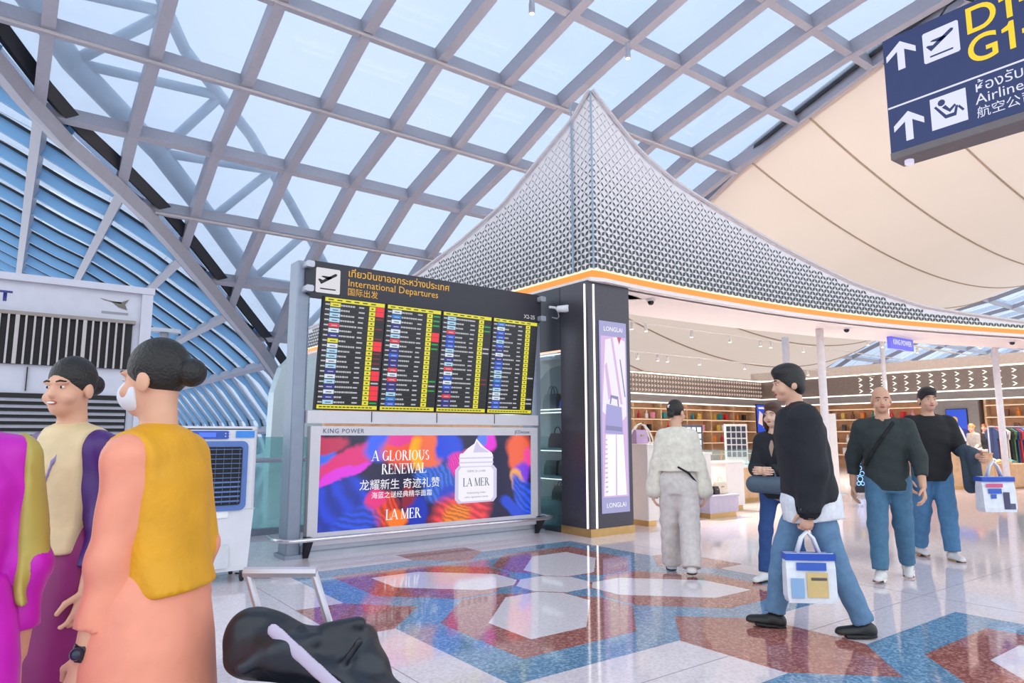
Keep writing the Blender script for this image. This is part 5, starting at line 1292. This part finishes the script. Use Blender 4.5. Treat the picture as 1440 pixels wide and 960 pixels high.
# --- woman in cream seen from behind
p = Person('woman in a cream poncho sweater and pale wide trousers seen from behind', (5.25, 4.38), hd_(-.22, 1), 1.60, True, lean=2, hyaw=-30, legs={-1: (9, 4, 0), 1: (-12, 10, 0)}, arms={-1: (0, 14, 6, -6, 25), 1: (-2, 14, 6, -6, 25)}, near=True, skin='d8a88e')
p.hair('bunlow', '1e1814'); CRM = cloth('cream knit', 'ded6c8'); p.top('poncho', CRM, grow=.022, hem=.06, sleeve=1.0, box=.03, flare=.04, neck=.036)
p.trousers(cloth('pale trousers', 'cfc6c2'), grow=.016, waist=.075, ank=.05, knee=.054, hipr=.06, stop=1.05); p.shoes(WSH, M('sole black'))
p.strap('bag_strap', cloth('strap black'), [(.0, -.086, .085), (.06, -.08, .05), (.1, -.04, .0)], .01)
m = MB()
for k in range(5): m.ball((.01*math.cos(k*1.2566), 0, .01*math.sin(k*1.2566)), .008, 8)
fl = m.build('hair_flower', M('flower white', 'f0ecec', .5), p.t, True); fl.location = p.hd((-.012, -.062, .036))
# --- three cabin attendants in silk
ORS = M('coral silk', 'e8957a', .45, noise=.06, bump=.15, bscale=25); YLS = M('mustard silk', 'd99a10', .55, noise=.06, bump=.25, bscale=60); PRS = M('purple silk', '43196b', .4, noise=.1); CRS = M('champagne silk', 'd6bf94', .5, noise=.08, bump=.2, bscale=60); MGS = M('magenta silk', 'c012b4', .45, noise=.08); OLS = M('olive gold silk', 'b3a24e', .5, noise=.08)
PLM = M('plum silk', '7e1460', .45, noise=.2, nscale=4); WATCH = M('watch black', '101014', .35)
def sash(s, name, mat, x0, x1, ztop, zbot, back=True, grow=.03):
    """cloth panel hanging from the shoulder over the back (or front)"""
    H = s.H; f = SDF(); zz = [-.34*H, -.2*H, -.05*H, .03*H, .09*H]+[z for z in s.tz if z > .1*H]; n_ = len(zz)-5; f.loft(s.o, s.R, zz, [.112*H, .113*H, .11*H, .1*H, .08*H]+s.tw[-n_:], [.112*H, .108*H, .09*H, .077*H, .062*H]+s.td[-n_:], grow=grow)
    s.armcaps(f, grow*.8, .3, k=.04)
    o_, R_ = s.o, s.R; sgn = -1 if back else 1
    def c(P):
        q = (P-o_)@R_; x, y, z = q[..., 0]/H, q[..., 1]/H, q[..., 2]/H
        return np.maximum.reduce([x0-x, x-x1, zbot-z, z-ztop, -sgn*y-.045*(z > .2)])*H
    f.cut(c); g = SDF()
    return skinmesh(name, [f.mesh(.011)], mat, s.t)
def skirt(s, mat, grow=.02, h=.013):
    H = s.H; f = SDF(); zz = [-.44*H, -.2*H, -.05*H, .03*H, .09*H]; f.loft(s.o, np.eye(3), zz, [.108*H, .11*H, .107*H, .098*H, .078*H], [.118*H, .106*H, .088*H, .074*H, .06*H], grow=grow*.6, cy=[.0, 0, 0, 0, 0])
    return skinmesh('skirt', [f.mesh(h)], mat, s.t)
def attendant(label, loc, hdv, H, top, skirtm, sashm, sx, arms, hyaw, hair='bun', back=True, zb=.035, legs=None, hp=0):
    p = Person(label, loc, hdv, H, True, lean=2, hyaw=hyaw, hpitch=hp, legs=legs or {-1: (8, 4, 0), 1: (-6, 6, 0)}, arms=arms, near=True, skin='d8a487')
    p.hair(hair, '120e0d'); p.top('blouse', top, grow=.016, hem=-.06, sleeve=.86, neck=.04); skirt(p, skirtm); sash(p, 'sash', sashm, sx[0], sx[1], .36, zb, back); p.shoes(BSH, M('sole black'), True)
    return p
fo = lambda D, x: (FW.x/math.cos(PT)*D+RT.x*x, FW.y/math.cos(PT)*D+RT.y*x)
ORA = attendant('cabin attendant in coral dress with mustard sash and face mask', fo(1.95, -.985), hd_(1, .12), 1.53, ORS, ORS, YLS, (-.09, .13), {-1: (6, 2, 8, 0, 30), 1: (-8, 6, 12, 0, 30)}, 0)
MID = attendant('smiling cabin attendant in purple dress with champagne sash', fo(2.62, -1.66), hd_(.25, -1), 1.55, PRS, PLM, CRS, (-.08, .05), {-1: (0, 8, 16, 0, 30), 1: (4, 8, 14, 0, 30)}, 6, back=False, zb=.03)
MAG = attendant('cabin attendant in bright magenta dress with olive gold sash', fo(1.68, -1.36), hd_(.8, .6), 1.53, MGS, MGS, OLS, (.09, .14), {-1: (6, 8, 14, 0, 30), 1: (-4, 10, 12, 0, 30)}, -4)
for q in (MID,):                                                     # open smile
    m = MB(); m.ball((0, 0, 0), (.011*q.H, .004*q.H, .0028*q.H), 8); o = m.build('teeth', M('teeth', 'efe9e4', .3), q.t, True); o.location = q.hd((0, .0565, -.0335)); o.rotation_euler = Matrix(q.Rh.tolist()).to_euler()
# face mask, watch, lanyard
f = SDF(); f.ell(ORA.hd((0, .018, -.026)), np.array((.0395, .05, .036))*ORA.H, ORA.Rh); f.cut(lambda P: -((P-ORA.hc)@ORA.Rh)[..., 1]+.012*ORA.H)
skinmesh('face_mask', [f.mesh(.006)], M('mask white', 'dde2ea', .8), ORA.t)
S_, E, Wr, d2, _ = ORA.arms[-1]; a = Wr-d2*.01
f = SDF(); f.cap(a-d2*.009, a+d2*.009, .029, .029, .005); f.cap(a-d2*.03, a+d2*.03, .024, .024, .004, op='d'); w_ = skinmesh('watch_strap', [f.mesh(.0035)], WATCH, ORA.t)
nn_ = np.array([-1., 0, 0]); nn_ = nn_-d2*(nn_@d2); nn_ /= np.linalg.norm(nn_); f = SDF(); f.cap(a+nn_*.027, a+nn_*.032, .016, .016, .004); skinmesh('watch_face', [f.mesh(.0035)], M('watch glass', '1a2438', .1), w_)
MID.strap('lanyard', M('lanyard lilac', '8d7fae', .6), [(-.035, .035, .30), (-.03, .075, .24), (0, .083, .15), (.03, .075, .24), (.035, .035, .30)], .006)
# --- small fixtures on the roof steel
def roof_lamp(loc, lb_):
    t = thing('roof_spotlight', lb_, 'spotlight', loc)
    MB().bbox((-.05, -.03, .14), (.05, .03, .3)).build('bracket', ALU, t); MB().lathe([(.06, -.12), (.07, -.1), (.07, .12), (.04, .14)], seg=12).build('housing', ALU, t, True); MB().lathe([(.0, -.125), (.055, -.125), (.055, -.115)], seg=12).build('lens', EM('spot lens'), t)
roof_lamp((8.79, 11.05, 10.72), 'small cylindrical spotlight under the roof purlin above the open panes'); roof_lamp((11.85, 11.05, 10.72), 'small cylindrical spotlight under the roof purlin above the lattice peak')
# --- shoppers deep in the shop
for lb_, lc, hv, tp_, hr in (('shop visitor in grey hooded top bending near the scarf tables', (23.6, 8.3), (-1, .3), '9a9490', 'c8854a'), ('shop assistant in black standing by the wall shelves', (25.2, 8.6), (-1, -.2), '1d1c20', '8a4a2a')):
    p = Person(lb_, lc, hv, 1.62, True, lean=12 if 'bending' in lb_ else 2, legs={-1: (4, 2, 0), 1: (-4, 4, 0)}, arms={-1: (20, 8, 40, 5, 30), 1: (10, 8, 30, 5, 30)}, skin='d8a88e')
    p.hair('bun', hr); p.top('top', cloth('top '+tp_, tp_), grow=.02, hem=-.06, sleeve=1); p.trousers(DEND, waist=0); p.shoes(BSH, SOL)
# ================================================================== BAGS
def shopping_bag(label, loc, rz, w, h, d, prints):
    t = thing('shopping_bag', label, 'shopping bag', loc, rz)
    m = MB(); P = []
    for f, g, z in ((.94, 1, 0), (1, 1.05, h*.12), (1, .9, h*.7), (.98, .5, h)):
        for a, c in ((-1, -1), (1, -1), (1, 1), (-1, 1)): P.append((a*w/2*f, c*d/2*g, z))
    m.add(P, [(3, 2, 1, 0)]+[(4*i+k, 4*i+(k+1) % 4, 4*i+4+(k+1) % 4, 4*i+4+k) for i in range(3) for k in range(4)]).build('bag_body', M('bag film', 'e2e6ee', .3, noise=.08, nscale=14), t)
    MB().bbox((-w/2-.003, -d*.5, h*.86), (w/2+.003, d*.5, h*.99)).build('top_band', M('band blue', '2450b8', .4), t)
    for s_ in (-1, 1): MB().tube([(-w*.22, s_*d*.15, h), (-w*.12, s_*d*.1, h*1.3), (0, s_*.01, h*1.42), (w*.12, s_*d*.1, h*1.3), (w*.22, s_*d*.15, h)], .012, 6).build('handle', M('handle white', 'e6e8f0', .5), t, True)
    for nm, (x0, z0, x1, z1), c in prints:
        for y in (-1, 1): MB().bbox((x0*w, y*(d*.5+.006)-.002, z0*h), (x1*w, y*(d*.5+.006)+.002, z1*h)).build(nm, M('print '+c, c, .5), t)
    return t
hand = lambda q, sd: Matrix.Translation(q.t.location) @ Matrix.Rotation(q.t.rotation_euler.z, 4, 'Z') @ Vector((q.arms[sd][2]+q.arms[sd][3]*.075*q.H).tolist())
h1 = hand(MAN, -1); h2 = hand(TEE, -1)
shopping_bag('clear plastic shopping bag with blue band held by the man in jacket', (h1.x, h1.y, h1.z-.44), math.atan2(RT.y, RT.x)-.1, .3, .3, .1, [('box_print', (-.1, .12, .32, .62), 'd8bd82'), ('box_line', (-.02, .46, .3, .52), '6b6a72'), ('blue_print', (-.42, .1, -.16, .5), '8fb4dc'), ('blue_mark', (-.3, .66, .3, .82), '3a62c0')])
shopping_bag('clear shopping bag with blue band and dark bottle box held before tee', (h2.x+.04, h2.y-.02, h2.z-.50), math.atan2(RT.y, RT.x), .32, .34, .12, [('box_print', (.1, .08, .28, .56), '4a4868'), ('box_print', (.28, .08, .44, .24), '5a5878'), ('pink_mark', (-.4, .7, .1, .8), 'd85a86'), ('blue_mark', (-.35, .52, .05, .66), '3a62c0'), ('blue_mark', (-.28, .38, -.12, .5), '3a62c0')])
# jacket over the arm
f = SDF(); S_, E, Wr, d2, _ = TEE.arms[-1]
f.cap(E+np.array([0, -.02, .01]), Wr*.7+E*.3, .075, .07, .03); f.cap(E*.6+Wr*.4-np.array([0, 0, .05]), E*.6+Wr*.4-np.array([0, 0, .34]), .08, .07, .05, (0, 1, 0), .6); f.cap(E*.3+Wr*.7-np.array([0, 0, .05]), E*.3+Wr*.7-np.array([.02, 0, .26]), .06, .05, .05, (0, 1, 0), .6)
jk = thing('folded_jacket', 'blue denim jacket folded over the arm of the man in tee', 'jacket', TEE.t.location, TEE.t.rotation_euler.z)
skinmesh('jacket_cloth', [f.mesh(.01)], cloth('jacket denim', '3c4a58'), jk)
# grey handbag in front of the woman
f = SDF(); c = (PUR.arms[-1][2]+PUR.arms[1][2])/2+np.array([-.02, .05, -.12]); f.cap(c+np.array([-.11, 0, 0]), c+np.array([.11, 0, 0]), .075, .075, .03, (0, 1, 0), .6)
hb = thing('shoulder_bag', 'slate grey soft handbag carried at the waist of the auburn woman', 'handbag', PUR.t.location, PUR.t.rotation_euler.z)
skinmesh('bag_body', [f.mesh(.009)], M('slate leather', '47586a', .45, bump=.2), hb)
f = SDF()
for a, b in zip([(-.1, 0, .04), (-.06, -.03, .12), (.06, -.03, .12)], [(-.06, -.03, .12), (.06, -.03, .12), (.1, 0, .04)]): f.cap(c+np.array(a), c+np.array(b), .008, .008, .006)
skinmesh('bag_strap', [f.mesh(.005)], M('slate leather'), hb)
# trolley with black bags pulled by the attendants
lx, ly = fo(1.98, -.57)
rzl = math.atan2(RT.y, RT.x)
su = thing('trolley_case', 'black cabin trolley case with pale telescopic handle behind the coral dress', 'suitcase', (lx, ly, 0), rzl)
CASE = M('case black', '15161b', .45, bump=.2); HND = M('handle pale', 'c8c4ce', .35, .4)
MB().rbox((0, .05, .3), (.38, .24, .48), .05, axis='Y').build('case_body', CASE, su)
for x in (-.1, .1): MB().tube([(x-.03, .14, .6), (x-.13, .16, .86)], .012, 8).build('handle_rod', HND, su)
MB().tube([(-.24, .16, .86), (-.02, .16, .86)], .016, 8).build('handle_grip', HND, su)
for x in (-.14, .14):
    for y in (-.04, .14): MB().lathe([(.0, -.012), (.03, -.012), (.03, .012), (0, .012)], (x, y, .03), 10, axis='X').build('wheel', M('rubber black'), su)
MB().rbox((0, -.075, .36), (.28, .02, .28), .03, axis='Y').build('front_pocket', CASE, su)
f = SDF(); f.cap((-.14, .02, .69), (.14, .02, .65), .085, .08, .03, (0, 1, 0), .9); f.cap((.1, .02, .66), (.22, -.02, .56), .075, .06, .05); f.cap((-.15, 0, .72), (-.05, -.05, .7), .07, .06, .04); f.cap((.0, -.06, .68), (.2, -.08, .6), .03, .03, .03)
for k in range(16): u_ = random.Random(k).uniform; a_ = np.array((u_(-.16, .18), u_(-.09, .02), u_(.66, .76)-.0)); f.cap(a_, a_+np.array((u_(-.08, .1), u_(-.02, .02), u_(-.07, .02))), .018, .012, .012)
db = thing('soft_bag', 'crumpled black travel bag lying over the trolley case', 'bag', (lx, ly, 0), rzl)
skinmesh('bag_body', [f.mesh(.008, wr=.007)], M('bag nylon', '1a202a', .4, noise=.3, nscale=9, bump=.8, bscale=14), db)
f = SDF(); f.cap((-.06, -.09, .76), (.12, -.11, .62), .018, .018, .01, (0, 1, 0), .4); skinmesh('pale_strap', [f.mesh(.006)], M('strap lilac', 'b9aec4', .6), db)
c2 = thing('trolley_case', 'second black trolley case with low rounded top beside the first', 'suitcase', (lx+RT.x*.36-FW.x*.1, ly+RT.y*.36-FW.y*.1, 0), rzl-.1)
MB().rbox((0, 0, .32), (.34, .24, .5), .07, axis='Y').build('case_body', CASE, c2)
MB().tube([(-.1, 0, .57), (-.08, 0, .61), (.08, 0, .61), (.1, 0, .57)], .014, 8).build('carry_handle', CASE, c2, True)
for x in (-.12, .12):
    for y in (-.08, .08): MB().lathe([(.0, -.012), (.03, -.012), (.03, .012), (0, .012)], (x, y, .03), 10, axis='X').build('wheel', M('rubber black'), c2)
